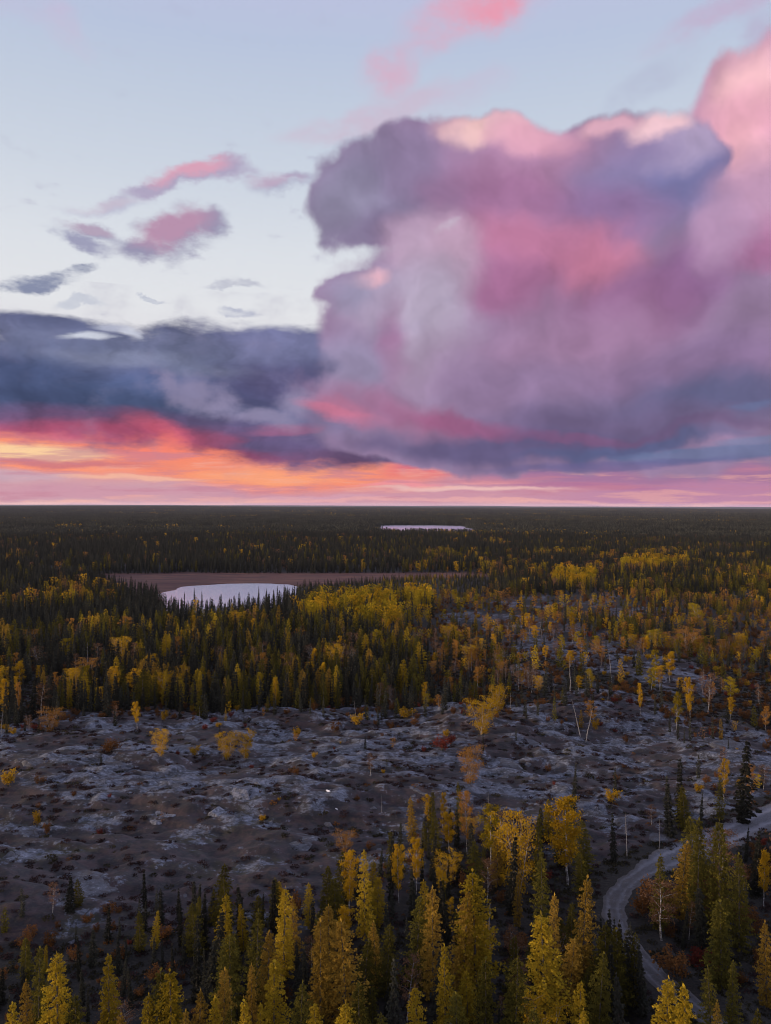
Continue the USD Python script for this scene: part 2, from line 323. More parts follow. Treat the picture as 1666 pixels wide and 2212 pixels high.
LAKE = Polygon([(-12, 1330), (60, 1290), (150, 1300), (160, 1380), (168, 1600), (172, 1750), (130, 1785), (50, 1790), (-5, 1770), (-20, 1600)])
def gp(px, py): return on_plane(px, py, 0.5)[:2]
ROAD_PX = [(1900, 1690), (1780, 1722), (1666, 1762), (1595, 1799), (1490, 1845), (1390, 1890), (1338, 1926), (1318, 1962), (1330, 2003), (1358, 2048), (1396, 2090), (1440, 2128), (1510, 2185), (1600, 2260)]
from scipy.interpolate import splprep, splev
_r = np.array([gp(*p) for p in ROAD_PX]).T
_tck, _ = splprep(_r, s=1.0)
ROADXY = np.array(splev(np.linspace(0, 1, 260), _tck)).T
ROAD = LineString(ROADXY); ROAD_W = 5.3
ROCK = Polygon([gp(*p) for p in [(-300, 1590), (-60, 1578), (40, 1592), (150, 1556), (240, 1566), (330, 1540), (450, 1552), (560, 1530), (640, 1548), (760, 1528), (850, 1552), (960, 1535), (1050, 1560), (1140, 1545), (1200, 1562), (1290, 1520), (1400, 1540), (1480, 1590), (1560, 1570), (1666, 1592), (1900, 1590), (1900, 1690), (1666, 1730), (1480, 1800), (1380, 1840), (1290, 1850), (1200, 1800), (1060, 1790), (960, 1770), (880, 1800), (820, 1890), (660, 1940), (560, 1985), (430, 1960), (300, 1950), (120, 1975), (-300, 1985)]])
BEHIND = LineString([gp(*p) for p in [(-400, 1575), (0, 1566), (300, 1545), (760, 1540), (1000, 1545), (1300, 1545), (1666, 1570), (2000, 1575)]])
PATCHES = [Polygon([gp(*p) for p in q]) for q in (   # bare rock in the woodland to the right
    [(1130, 1385), (1250, 1375), (1330, 1395), (1350, 1450), (1300, 1500), (1180, 1500), (1110, 1450)], [(980, 1330), (1120, 1340), (1180, 1375), (1060, 1380)], [(1560, 1275), (1700, 1270), (1800, 1290), (1560, 1300)],
    [(1040, 1300), (1300, 1290), (1420, 1330), (1250, 1345)], [(1380, 1430), (1480, 1440), (1500, 1500), (1380, 1490)], [(-100, 1275), (60, 1268), (90, 1290), (-100, 1310)])]

def near_poly(x, y, poly, d):
    "1 inside a polygon, falling to 0 at d metres outside it"
    x, y = np.asarray(x, float), np.asarray(y, float); out = np.zeros(x.shape)
    a, b, c, e = poly.bounds
    k = (x > a - d) & (x < c + d) & (y > b - d) & (y < e + d)
    if k.any():
        out[k] = 1 - sstep(distance(shp_points(x[k], y[k]), poly), 0, d)
    return out

def land(x, y, full=False):
    x, y = np.asarray(x, float), np.asarray(y, float)
    D = np.hypot(x, y)
    fb = lambda s, o, seed, sx=1.0, sy=1.0: meshkit.fbm(xy3(x * sx, y * sy, s, seed * 3.7), o, seed) - 0.5
    h = fb(70, 3, 1) * 3.0 * sstep(D, 40, 110) * (1 - sstep(D, 2500, 5000)) + fb(420, 3, 2) * 7 * sstep(D, 250, 900)
    h += (fb(2600, 4, 3)) * 46 * sstep(D, 1900, 5200) + 6 * sstep(D, 1900, 6000)
    rock = near_poly(x, y, ROCK, 9.0)
    patch = np.zeros_like(h)
    for p in PATCHES: patch = np.maximum(patch, near_poly(x, y, p, 14.0))
    near = sstep(D, 45, 60) * (1 - sstep(D, 330, 420))
    # a long whaleback of rock that falls away behind its crest
    n1 = fb(24, 3, 5, 0.8, 1.0)
    h += rock * (1.3 + 5.0 * n1)
    k = fb(11, 4, 6, 0.55, 1.15) * 9.0 + 3
    led = np.floor(k) + sstep(k - np.floor(k), 0.62, 1.0)
    fine = fb(2.6, 4, 7, 0.75, 1.1)
    rugged = np.maximum(rock, 0.75 * patch) * near
    h += rugged * (0.55 * (led - 3) + 1.5 * fine) + (1 - rugged) * near * 0.35 * fb(4, 3, 8)
    back = np.clip(1 - np.abs(y - 215) / 50, 0, 1)
    h -= 0.6 * sstep(y, 165, 195) * (1 - sstep(y, 240, 320))
    h += 3.2 * near_poly(x, y, PATCHES[0], 40) + 2.5 * near_poly(x, y, PATCHES[3], 60)
    wet = np.maximum(near_poly(x, y, POND, 60), near_poly(x, y, MARSH, 40))
    h = h * (1 - wet) + wet * (POND_Z + 0.5)
    m = near_poly(x, y, MARSH, 10); h = h * (1 - m) + m * (POND_Z + 0.12 + 0.3 * fb(9, 3, 9))
    p = near_poly(x, y, POND, 5); h = h * (1 - p) + p * (POND_Z - 0.9)
    l = near_poly(x, y, LAKE, 160); h = h * (1 - l) + l * (LAKE_Z + 0.6)
    l = near_poly(x, y, LAKE, 14); h = h * (1 - l) + l * (LAKE_Z - 1.2)
    road = np.zeros_like(h)
    k = (x > ROADXY[:, 0].min() - 12) & (x < ROADXY[:, 0].max() + 12) & (y > ROADXY[:, 1].min() - 12) & (y < ROADXY[:, 1].max() + 12)
    if k.any():
        dd = distance(shp_points(x[k], y[k]), ROAD)
        road[k] = 1 - sstep(dd, ROAD_W / 2 + 0.4, ROAD_W / 2 + 3.6)
        h[k] = h[k] * (1 - road[k]) + road[k] * 0.7
    if not full: return h
    marsh = near_poly(x, y, MARSH, 7)
    rk = np.clip(np.maximum(rock, 0.85 * patch * (0.15 + 0.85 * sstep(fb(14, 3, 21), -0.08, 0.06))) - road, 0, 1)
    return h, rk, marsh, fine, led

def ground_at(px, py, up=0.0):
    "the point `up` metres above the land that a photograph pixel shows"
    d = ray(px, py); z = 0.0
    for _ in range(8):
        p = EYE + d * ((z + up - EYE[2]) / d[2])
        z = float(land(np.array([p[0]]), np.array([p[1]]))[0])
    return np.array([p[0], p[1], z])

# ------------------------------------------------------------------ ground
def rock_graph(ground=True):
    g = Graph()
    pos = g.add('geometry') + '.position'
    flat = g.add('mapping', {'mapping_type': 'point', 'scale': (0.7, 1.0, 1.0)}, vector=pos) + '.vector'
    big, mid, fin = g.noise(flat, 0.16, 5, 0.6), g.noise(flat, 0.75, 6, 0.65), g.noise(flat, 4.0, 6, 0.7)
    # rock: grey with lilac and pale lichen
    r = g.mix(g.rng(mid, 0.35, 0.65), (0.044, 0.046, 0.056), (0.125, 0.130, 0.158))
    r = g.mix(g.rng(fin, 0.52, 0.72, 0, 0.5), r, (0.20, 0.20, 0.24))
    r = g.mix(g.rng(fin, 0.48, 0.30, 0, 0.75), r, (0.03, 0.028, 0.030))
    f2 = g.noise(flat, 2.4, 6, 0.75)
    r = g.mix(g.rng(f2, 0.55, 0.66, 0, 0.8), r, (0.27, 0.27, 0.31))
    r = g.mix(g.rng(f2, 0.47, 0.34, 0, 0.9), r, (0.022, 0.019, 0.020))
    v = g.add('voronoi_texture', {'feature': 'distance_to_edge', 'scale': 0.55}, vector=g.add('mapping', {'scale': (0.6, 1, 1), 'mapping_type': 'point'}, vector=g.add('vector_math', {'math_type': 'add'}, vector1=pos, vector2=g.noise(pos, 0.9, 3, 0.6, 'color')) + '.vector') + '.vector') + '.distance'
    r = g.mix(g.rng(v, 0.0, 0.035, 0.85, 0), r, (0.022, 0.018, 0.018))
    return g, pos, big, mid, fin, r
g, pos, big, mid, fin, r = rock_graph()
rockf = g.add('attribute', {'attribute': 'rocky'}) + '.fac'
marshf = g.add('attribute', {'attribute': 'marshy'}) + '.fac'
relief = g.add('attribute', {'attribute': 'relief'}) + '.fac'
heath = g.mix(g.rng(mid, 0.40, 0.62), (0.024, 0.021, 0.023), (0.046, 0.030, 0.031))
heath = g.mix(g.rng(fin, 0.5, 0.7, 0, 0.7), heath, (0.060, 0.047, 0.038))
heath = g.mix(g.rng(big, 0.52, 0.66, 0, 0.7), heath, (0.045, 0.040, 0.020))
floor_ = g.mix(g.rng(fin, 0.4, 0.7), (0.014, 0.012, 0.010), (0.034, 0.026, 0.019))
sel = g.math('add', g.math('add', g.math('add', g.math('multiply', big, 1.5), -0.3), g.math('multiply', mid, 0.6)), g.math('multiply', relief, 0.55))
sel = g.math('add', sel, g.math('multiply', g.math('subtract', g.noise(pos, 1.5, 5, 0.7), 0.5), 0.7))
bare = g.rng(sel, 0.72, 0.85)
col = g.mix(bare, heath, r)
col = g.mix(g.rng(g.math('add', rockf, g.math('multiply', mid, 0.5)), 0.55, 0.9), floor_, col)
mcol = g.mix(g.rng(g.noise(g.add('mapping', {'mapping_type': 'point', 'scale': (0.25, 1, 1)}, vector=pos) + '.vector', 0.12, 5, 0.6), 0.35, 0.65), (0.066, 0.020, 0.020), (0.125, 0.050, 0.034))
mcol = g.mix(g.rng(g.noise(g.add('mapping', {'mapping_type': 'point', 'scale': (0.3, 1, 1)}, vector=pos) + '.vector', 0.45, 5, 0.7), 0.5, 0.66, 0, 0.85), mcol, (0.035, 0.022, 0.020))
col = g.mix(marshf, col, mcol)
hgt = g.math('add', g.math('multiply', fin, 0.5), mid)
bmp = g.add('bump', {'strength': 0.8, 'distance': 0.25}, height=hgt) + '.normal'
pb = g.add('principled_bsdf', {'roughness': 0.9, 'specular_ior_level': 0.25}, base_color=col, normal=bmp) + '.BSDF'
ground_mat = usdkit.material(stage, LK + 'ground_mat', g.n, g.l, surface=pb)
g, pos, big, mid, fin, r = rock_graph()
bmp = g.add('bump', {'strength': 0.9, 'distance': 0.2}, height=g.math('add', g.math('multiply', fin, 0.6), mid)) + '.normal'
r = g.mix(0.05, r, (0.21, 0.21, 0.245))
heathr = g.mix(g.rng(mid, 0.40, 0.60, 0.15, 0.9), r, (0.034, 0.026, 0.026))
rock_mat = usdkit.material(stage, LK + 'rock_mat', g.n, g.l + [(heathr, 'pp.base_color')] if False else g.l, surface=g.add('principled_bsdf', {'roughness': 0.85}, base_color=heathr, normal=bmp) + '.BSDF')
g, pos, big, mid, fin, r = rock_graph()
f2 = g.noise(g.add('mapping', {'mapping_type': 'point', 'scale': (1.6, 1.6, 0.7), 'rotation': (0.3, 0.2, 0)}, vector=pos) + '.vector', 1.6, 6, 0.7)
c = g.mix(g.rng(f2, 0.36, 0.64), (0.050, 0.049, 0.058), (0.185, 0.185, 0.215))
c = g.mix(g.rng(fin, 0.44, 0.30, 0, 0.85), c, (0.03, 0.027, 0.027))
pale_rock_mat = usdkit.material(stage, LK + 'pale_rock_mat', g.n, g.l, surface=g.add('principled_bsdf', {'roughness': 0.85}, base_color=c, normal=g.add('bump', {'strength': 0.9, 'distance': 0.2}, height=g.math('add', f2, g.math('multiply', fin, 0.5))) + '.normal') + '.BSDF')
g = Graph(); pos = g.add('geometry') + '.position'
quartz_mat = usdkit.material(stage, LK + 'quartz_mat', g.n, g.l, surface=g.add('principled_bsdf', {'roughness': 0.6}, base_color=g.mix(g.rng(g.noise(pos, 3, 4), 0.35, 0.65), (0.34, 0.33, 0.36), (0.72, 0.70, 0.74))) + '.BSDF')

fine_az = np.radians(np.arange(-35, 35.001, 0.125))
azs = np.concatenate([fine_az, np.radians(np.arange(38, 322.1, 4.0))])
rs = [0.0, 12, 24, 36, 45]
while rs[-1] < 205: rs.append(rs[-1] + 0.42)
while rs[-1] < 2500: rs.append(rs[-1] * 1.012)
while rs[-1] < 26000: rs.append(rs[-1] * 1.05)
rs = np.array(rs[1:])
RR, AA = np.meshgrid(rs, azs, indexing='ij')
gx, gy = RR * np.sin(AA), RR * np.cos(AA)
gz, rocky, marshy, fine, led = land(gx.ravel(), gy.ravel(), True)
na = len(azs)
I, J = np.meshgrid(np.arange(len(rs) - 1), np.arange(na), indexing='ij')
a, b = I * na + J, I * na + (J + 1) % na
quads = np.stack([a, b, b + na, a + na], -1).reshape(-1, 4)
verts = np.stack([gx.ravel(), gy.ravel(), gz], -1)
faces = np.vstack([quads[:, [0, 2, 1]], quads[:, [0, 3, 2]]])
cz = len(verts); verts = np.vstack([verts, [[0, 0, float(land(np.zeros(1), np.zeros(1))[0])]]])
faces = np.vstack([faces, np.stack([np.full(na, cz), (np.arange(na) + 1) % na, np.arange(na)], -1)])
ext = lambda q: np.append(q, 0)
gm = mesh('/World/ground', verts, faces, ground_mat, True, {'rocky': ext(rocky), 'marshy': ext(marshy), 'relief': ext(fine - 0.26 * (1 - sstep(gy.ravel() + 10 * (meshkit.fbm(xy3(gx.ravel(), gy.ravel(), 18), 3, 51) - .5), 96, 122)))})
custom(gm.GetPrim(), kind='structure')

# ------------------------------------------------------------------ gravel road
g = Graph(); pos = g.add('geometry') + '.position'; ac = g.add('attribute', {'attribute': 'across'}) + '.fac'
n1, n2 = g.noise(pos, 1.2, 5, 0.65), g.noise(pos, 7.0, 5, 0.7)
c = g.mix(g.rng(n2, 0.35, 0.7), (0.060, 0.058, 0.068), (0.135, 0.13, 0.148))
d = g.math('absolute', g.math('subtract', g.math('absolute', g.math('add', ac, g.math('multiply', g.math('subtract', n1, 0.5), 0.5))), 0.47))
c = g.mix(g.rng(d, 0.26, 0.02, 0, 0.7), c, (0.22, 0.215, 0.245))
c = g.mix(g.rng(g.math('absolute', ac), 0.72, 1.0, 0, 0.85), c, (0.075, 0.062, 0.055))
c = g.mix(g.rng(n1, 0.52, 0.70, 0, 0.45), c, (0.10, 0.09, 0.088))
al = g.add('attribute', {'attribute': 'along'}) + '.fac'      # past the bend, tree shade is painted into the track colour
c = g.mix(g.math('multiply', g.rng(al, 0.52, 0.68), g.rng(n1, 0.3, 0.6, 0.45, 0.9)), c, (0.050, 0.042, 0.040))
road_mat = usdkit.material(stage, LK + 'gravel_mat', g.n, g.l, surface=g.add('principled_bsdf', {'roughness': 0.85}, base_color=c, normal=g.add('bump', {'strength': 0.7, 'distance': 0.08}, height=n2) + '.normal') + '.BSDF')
tang = np.gradient(ROADXY, axis=0); tang /= np.linalg.norm(tang, axis=1, keepdims=True)
nrm = np.stack([-tang[:, 1], tang[:, 0]], -1)
ac = np.linspace(-1, 1, 17)
width = 1 - 0.52 * sstep(np.arange(len(ROADXY)), 135, 175)      # the track narrows past the bend
edge = 1 + 0.30 * (meshkit.fbm(xy3(ROADXY[:, 0], ROADXY[:, 1], 1.1), 3) - 0.5) * 2
rv = ROADXY[:, None] + nrm[:, None] * (ac[None, :, None] * (edge * width)[:, None, None] * ROAD_W / 2)
rut = 0.10 - 0.09 * np.exp(-((np.abs(ac) - 0.47) / 0.14) ** 2) - 0.07 * np.abs(ac) ** 6
rz = 0.7 + np.broadcast_to(rut, rv.shape[:2]) + 0.03 * (meshkit.fbm(np.dstack([rv, np.zeros(rv.shape[:2])]) / 0.8, 3) - 0.5)
i, j = np.meshgrid(np.arange(len(ROADXY) - 1), np.arange(16), indexing='ij'); a = i * 17 + j
q = np.stack([a, a + 17, a + 18, a + 1], -1).reshape(-1, 4)
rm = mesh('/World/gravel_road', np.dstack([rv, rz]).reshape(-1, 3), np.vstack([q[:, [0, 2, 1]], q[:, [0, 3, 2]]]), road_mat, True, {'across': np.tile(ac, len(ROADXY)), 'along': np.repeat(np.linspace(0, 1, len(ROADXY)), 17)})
custom(rm.GetPrim(), kind='structure')

# ------------------------------------------------------------------ water
g = Graph(); pos = g.add('geometry') + '.position'
w = g.noise(g.add('mapping', {'mapping_type': 'point', 'scale': (0.6, 1.3, 1)}, vector=pos) + '.vector', 0.9, 4, 0.6)
water_mat = usdkit.material(stage, LK + 'water_mat', g.n, g.l, surface=g.add('principled_bsdf', {'base_color': (0.88, 0.86, 0.90), 'metallic': 0.9, 'roughness': 0.18, 'ior': 1.33}, normal=g.add('bump', {'strength': 0.32, 'distance': 0.25}, height=w) + '.normal') + '.BSDF')
def water(name, poly, z):
    p = poly.buffer(4.0)
    v2, f2 = trimesh.creation.triangulate_polygon(p, engine='earcut')
    v = np.column_stack([v2, np.full(len(v2), z)])
    n = np.cross(v[f2[:, 1]] - v[f2[:, 0]], v[f2[:, 2]] - v[f2[:, 0]])[:, 2]
    f2 = np.where((n < 0)[:, None], f2[:, ::-1], f2)
    custom(mesh('/World/' + name, v, f2, water_mat).GetPrim(), kind='structure')
water('pond', POND, POND_Z); water('lake', LAKE, LAKE_Z)

# ------------------------------------------------------------------ the air
haze_mat = usdkit.material(stage, LK + 'haze_mat', {'v': ('principled_volume', {'color': (0.86, 0.84, 0.95), 'density': 1.1e-5, 'anisotropy': 0.0})}, [], volume='v.volume')
hz = trimesh.creation.box([60000, 60000, 90.0]); hz.apply_translation([0, 0, 30.0])
custom(mesh('/World/haze', hz.vertices, hz.faces, haze_mat).GetPrim(), kind='stuff')

# ------------------------------------------------------------------ trees: materials
def leaf_material(name, c1, c2, trans=0.4, scale=1.1, vary=0.35):
    g = Graph()
    oc = g.add('texture_coordinate') + '.object'
    n = g.noise(oc, scale, 4, 0.65)
    rnd = g.add('object_info') + '.random'
    isl = g.add('geometry') + '.random_per_island'
    c = g.mix(g.rng(g.math('add', n, g.math('multiply', g.math('subtract', isl, 0.5), 0.30)), 0.34, 0.66), c1, c2)
    val = g.math('multiply', g.rng(rnd, 0, 1, 1 - vary, 1 + vary, 'linear'), g.rng(isl, 0, 1, 0.75, 1.25, 'linear'))
    c = g.mix(1.0, c, g.add('combine_xyz', x=val, y=val, z=val) + '.vector', 'multiply')
    d = g.add('diffuse_bsdf', color=c) + '.BSDF'
    t = g.add('translucent_bsdf', color=c) + '.BSDF'
    return usdkit.material(stage, LK + name, g.n, g.l, surface=g.add('mix_closure', {'fac': trans}, closure1=d, closure2=t) + '.closure')
def bark_material(name, c1, c2, sc=5.0):
    g = Graph(); oc = g.add('texture_coordinate') + '.object'
    n = g.noise(g.add('mapping', {'mapping_type': 'point', 'scale': (1, 1, 1.6)}, vector=oc) + '.vector', sc, 4, 0.65)
    return usdkit.material(stage, LK + name, g.n, g.l, surface=g.add('principled_bsdf', {'roughness': 0.85}, base_color=g.mix(g.rng(n, 0.42, 0.60), c1, c2)) + '.BSDF')
LEAF = {
    'spruce': leaf_material('spruce_needles', (0.050, 0.049, 0.037), (0.105, 0.098, 0.066), 0.3),
    'larch_gold': leaf_material('gold_needles', (0.38, 0.255, 0.020), (0.80, 0.525, 0.042)),
    'larch_amber': leaf_material('amber_needles', (0.32, 0.190, 0.030), (0.66, 0.405, 0.060)),
    'larch_olive': leaf_material('olive_needles', (0.105, 0.088, 0.017), (0.33, 0.25, 0.030)),
    'birch_gold': leaf_material('gold_leaves', (0.52, 0.295, 0.015), (0.90, 0.53, 0.03)),
    'birch_lemon': leaf_material('lemon_leaves', (0.34, 0.235, 0.015), (0.66, 0.46, 0.03)),
    'birch_orange': leaf_material('orange_leaves', (0.36, 0.17, 0.035), (0.62, 0.30, 0.06)),
    'birch_bare': leaf_material('thin_leaves', (0.17, 0.09, 0.05), (0.34, 0.18, 0.09)),
    'shrub_gold': leaf_material('gold_shrub_leaves', (0.36, 0.20, 0.015), (0.74, 0.42, 0.03)),
    'shrub_rust': leaf_material('rust_shrub_leaves', (0.15, 0.065, 0.022), (0.36, 0.15, 0.04)),
    'shrub_red': leaf_material('red_shrub_leaves', (0.16, 0.034, 0.022), (0.32, 0.08, 0.045)),
    'heath': leaf_material('heath_leaves', (0.048, 0.029, 0.027), (0.125, 0.066, 0.052)),
    'moss': leaf_material('moss_leaves', (0.045, 0.038, 0.022), (0.11, 0.088, 0.042)),
}
BARK = {'dark': bark_material('dark_bark', (0.035, 0.028, 0.024), (0.075, 0.06, 0.05)), 'pale': bark_material('birch_bark', (0.08, 0.07, 0.065), (0.38, 0.35, 0.34), 3.0), 'grey': bark_material('dead_wood', (0.12, 0.105, 0.10), (0.28, 0.26, 0.26), 4.0)}

# ------------------------------------------------------------------ trees: shapes
def leaves(p, s, rng, along=None, flat=0.0):
    "one small jagged blade at every point p, of size s; along = main direction of the blade"
    n = len(p); s = np.broadcast_to(s, (n,))
    a = rng.normal(size=(n, 3)) if along is None else along + 0.45 * rng.normal(size=(n, 3))
    a /= np.linalg.norm(a, axis=1, keepdims=True) + 1e-9
    b = np.cross(a, rng.normal(size=(n, 3)) + np.array([0, 0, flat])); b /= np.linalg.norm(b, axis=1, keepdims=True) + 1e-9
    w = s * rng.uniform(0.3, 0.6, n)
    v = np.stack([p - a * (s * 0.5)[:, None], p + b * w[:, None] + a * (s * 0.1)[:, None], p + a * (s * rng.uniform(0.5, 0.8, n))[:, None], p - b * w[:, None]], 1)
    i = np.arange(n)[:, None] * 4
    return v.reshape(-1, 3), np.vstack([i + [0, 1, 2], i + [0, 2, 3]])
def tube(pts, rad, sides=6):
    p = np.asarray(pts, float); r = np.asarray(rad, float)
    t = np.gradient(p, axis=0); t /= np.linalg.norm(t, axis=1, keepdims=True) + 1e-9
    a = np.cross(t, [0.31, 0.95, 0.02]); a /= np.linalg.norm(a, axis=1, keepdims=True) + 1e-9
    b = np.cross(t, a); an = np.arange(sides) * 2 * np.pi / sides
    v = p[:, None] + r[:, None, None] * (np.cos(an)[None, :, None] * a[:, None] + np.sin(an)[None, :, None] * b[:, None])
    i, j = np.meshgrid(np.arange(len(p) - 1), np.arange(sides), indexing='ij')
    q = np.stack([i * sides + j, i * sides + (j + 1) % sides, (i + 1) * sides + (j + 1) % sides, (i + 1) * sides + j], -1).reshape(-1, 4)
    return v.reshape(-1, 3), np.vstack([q[:, [0, 1, 2]], q[:, [0, 2, 3]]])
def cat(parts):
    n, V, F = 0, [], []
    for v, f in parts: V.append(v); F.append(f + n); n += len(v)
    return np.vstack(V), np.vstack(F)
def lean(z, rng, amt):
    a = rng.uniform(0, 6.28); k = amt * z ** 1.6
    return np.stack([k * math.cos(a), k * math.sin(a)], -1)

# every builder makes a tree 10 m tall (a shrub 2 m); instances scale it
def conifer(seed, kind, n, size):
    rng = np.random.default_rng(seed); H = 10.0
    W = {'spruce': rng.uniform(1.7, 2.5), 'larch': rng.uniform(2.8, 3.8)}[kind]
    lv = 30 if kind == 'spruce' else 34
    P, A, S = [], [], []
    side = rng.uniform(0.75, 1.25, 12)
    z0 = 0.03 if kind == 'spruce' else 0.06
    per = max(1, n // (lv * 7))
    a0 = 0
    for i in range(lv):
        t = z0 + (0.985 - z0) * (i + rng.uniform(-.4, .4)) / lv
        prof = (1 - t) ** (0.75 if kind == 'spruce' else 0.52) * min(1.0, 0.55 + 2.6 * (t - z0)) + 0.035
        if kind == 'spruce' and t > 0.86: prof *= 1.25
        gap = rng.uniform(0.55, 1.2) if kind == 'spruce' else rng.uniform(0.74, 1.12)
        for b in range(7):
            a0 += 2.4 + rng.uniform(-.35, .35)
            L = W / 2 * prof * gap * rng.uniform(0.6, 1.3) * side[int(a0 * 1.91) % 12]
            tt = np.sqrt(rng.uniform(0.03, 1.0, per))
            droop = (-0.55 if kind == 'spruce' else -0.12) * L * tt ** 1.5 + (0.10 * L * tt if kind == 'larch' else 0.12 * L * (tt > .8))
            fan = rng.uniform(-.16, .16, per) * (1 if kind == 'spruce' else 1.5)
            P.append(np.stack([L * tt * np.cos(a0 + fan), L * tt * np.sin(a0 + fan), t * H + droop + rng.normal(0, .05, per)], -1))
            A.append(np.tile([math.cos(a0), math.sin(a0), -0.45 if kind == 'spruce' else -0.1], (per, 1)))
            S.append(np.full(per, size) * (0.55 + 0.6 * (1 - t)))
    P = np.vstack(P); off = lean(P[:, 2] / H, np.random.default_rng(seed + 7), 0.22); P[:, :2] += off
    crown = leaves(P, np.concatenate(S), rng, np.vstack(A), 0.6)
    top = leaves(np.array([[off[-1][0], off[-1][1], H * 0.99]]), 0.35, rng, np.array([[0, 0, 4.0]]))
    z = np.linspace(-0.3, 0.97, 8); c = lean(np.maximum(z, 0), np.random.default_rng(seed + 7), 0.22)
    trunk = tube(np.column_stack([c, z * H]), 0.115 * (1.02 - z) + 0.01, 6)
    return trunk, cat([crown, top])
def birch(seed, n, size, dense=1.0, stems=1, slim=1.0, low=0.28, spread=0.0):
    rng = np.random.default_rng(seed); H = 10.0
    W = rng.uniform(3.0, 4.0) * slim
    T, P = [], []
    for s in range(stems):
        a = rng.uniform(0, 6.28); sp = 0 if stems == 1 else rng.uniform(.5, 1.1) + spread * rng.uniform(.3, 1)
        z = np.linspace(-0.3, H * rng.uniform(0.86, 0.95), 9)
        wob = np.cumsum(rng.normal(0, 0.07, (9, 2)), 0) * (z[:, None] > 0)
        c = wob + np.outer(np.maximum(z, 0) / H, [math.cos(a), math.sin(a)]) * sp * 1.3
        T.append(tube(np.column_stack([c, z]), 0.11 / math.sqrt(stems) * (1.04 - np.maximum(z, 0) / H) + 0.012, 6))
        nl = int(15 / stems ** .25)
        for k in range(nl):
            t = low + (0.97 - low) * (k + rng.uniform(0, 1)) / nl
            prof = math.sin(math.pi * min(1, (t - low) / (1.06 - low)) ** 0.72) ** 0.75
            L = W / 2 * prof * rng.uniform(0.6, 1.2) / math.sqrt(stems) + 0.25
            an = k * 2.4 + rng.uniform(-.5, .5); i0 = np.interp(t * H, z, np.arange(9)); b = np.array([np.interp(t * H, z, c[:, 0]), np.interp(t * H, z, c[:, 1]), t * H])
            u = np.linspace(0, 1, 4)[:, None]; d = np.array([math.cos(an), math.sin(an), 0])
            pts = b + d * L * u + np.array([0, 0, 1.0]) * (0.75 * L * u - 0.28 * L * u ** 2.2)
            T.append(tube(pts, 0.035 * (1.05 - u[:, 0]) * (1.2 - t) + 0.008, 4))
            m = max(2, int(n / (nl * stems)))
            nc = 4
            for cc in range(nc):
                uu = rng.uniform(0.3, 1.08); q = b + d * L * uu + np.array([0, 0, 0.75 * L * uu - 0.28 * L * uu ** 2.2])
                P.append(q + rng.normal(0, 1, (max(1, m // nc), 3)) * np.array([.30, .30, .26]) * rng.uniform(.7, 1.4) * (1.0 if stems == 1 else 1.5))
    P = np.vstack(P); P = P[rng.uniform(size=len(P)) < dense]
    P[:, 2] = np.minimum(P[:, 2], H)
    return cat(T), leaves(P, size * rng.uniform(.7, 1.2, len(P)), rng, None)
def shrub(seed, n, size):
    rng = np.random.default_rng(seed); H = 2.0; T, P = [], []
    for k in range(9):
        an = k * 2.4 + rng.uniform(-.4, .4); r = rng.uniform(.35, 1.05); h = H * rng.uniform(.6, 1.0) * (1.1 - 0.3 * r)
        u = np.linspace(0, 1, 4)[:, None]; pts = np.array([math.cos(an), math.sin(an), 0]) * r * u ** 0.8 + np.array([0, 0, 1.0]) * (h * u - 0.1)
        T.append(tube(pts, 0.022 * (1.1 - u[:, 0]) + .004, 4))
        for c in range(4):
            uu = rng.uniform(.35, 1.0); q = np.array([math.cos(an) * r * uu ** .8, math.sin(an) * r * uu ** .8, h * uu])
            P.append(q + rng.normal(0, .17, (max(1, n // 36), 3)))
    P = np.vstack(P); P[:, 2] = np.abs(P[:, 2])
    return cat(T), leaves(P, size * rng.uniform(.6, 1.2, len(P)), rng, None)
def snag(seed, kind):
    rng = np.random.default_rng(seed); H = 10.0; z = np.linspace(-.3, H, 9)
    c = np.cumsum(rng.normal(0, .05, (9, 2)), 0); T = [tube(np.column_stack([c, z]), 0.12 * (1.03 - np.maximum(z, 0) / H) + .012, 6)]; B = []
    for k in range(16 if kind == 'twiggy' else 7):
        t = rng.uniform(.3, .97); an = rng.uniform(0, 6.28); L = rng.uniform(.3, 1.3) * (1.15 - t) * (1.4 if kind == 'twiggy' else .8)
        b = np.array([np.interp(t * H, z, c[:, 0]), np.interp(t * H, z, c[:, 1]), t * H]); u = np.linspace(0, 1, 3)[:, None]
        B.append(tube(b + np.array([math.cos(an), math.sin(an), 0.7 if kind == 'twiggy' else -.15]) * L * u, .03 * (1.1 - u[:, 0]) + .006, 4))
    return cat(T), B

# kinds: name -> list of shape variants [(part name, mesh, material)], for near (individual) and far (massed) trees
KIND, FARK, HEIGHT = {}, {}, {}
for s in range(6): KIND.setdefault('spruce', []).append([('trunk', conifer(10 + s, 'spruce', 3000, 0.27)[0], BARK['dark']), ('crown', conifer(10 + s, 'spruce', 3000, 0.27)[1], LEAF['spruce'])])
for c, s0 in (('larch_gold', 30), ('larch_amber', 40), ('larch_olive', 50)):
    for s in range(6):
        t = conifer(s0 + s, 'larch', 5600, 0.19); KIND.setdefault(c, []).append([('trunk', t[0], BARK['dark']), ('crown', t[1], LEAF[c])])
for c, s0, dn, sl, lo in (('birch_gold', 60, 1, 1, .28), ('birch_lemon', 66, 1, 1.05, .2), ('birch_orange', 72, .8, 1.1, .25), ('birch_bare', 78, .3, 1, .3)):
    for s in range(4):
        t = birch(s0 + s, 4200, 0.18, dn, 1, sl * (0.75 if s == 1 else 1), lo) if s < 3 else birch(s0 + s, 5000, 0.21, dn, 5, sl * 3.0, 0.04, 2.0); KIND.setdefault(c, []).append([('trunk', t[0], BARK['pale']), ('crown', t[1], LEAF[c])])
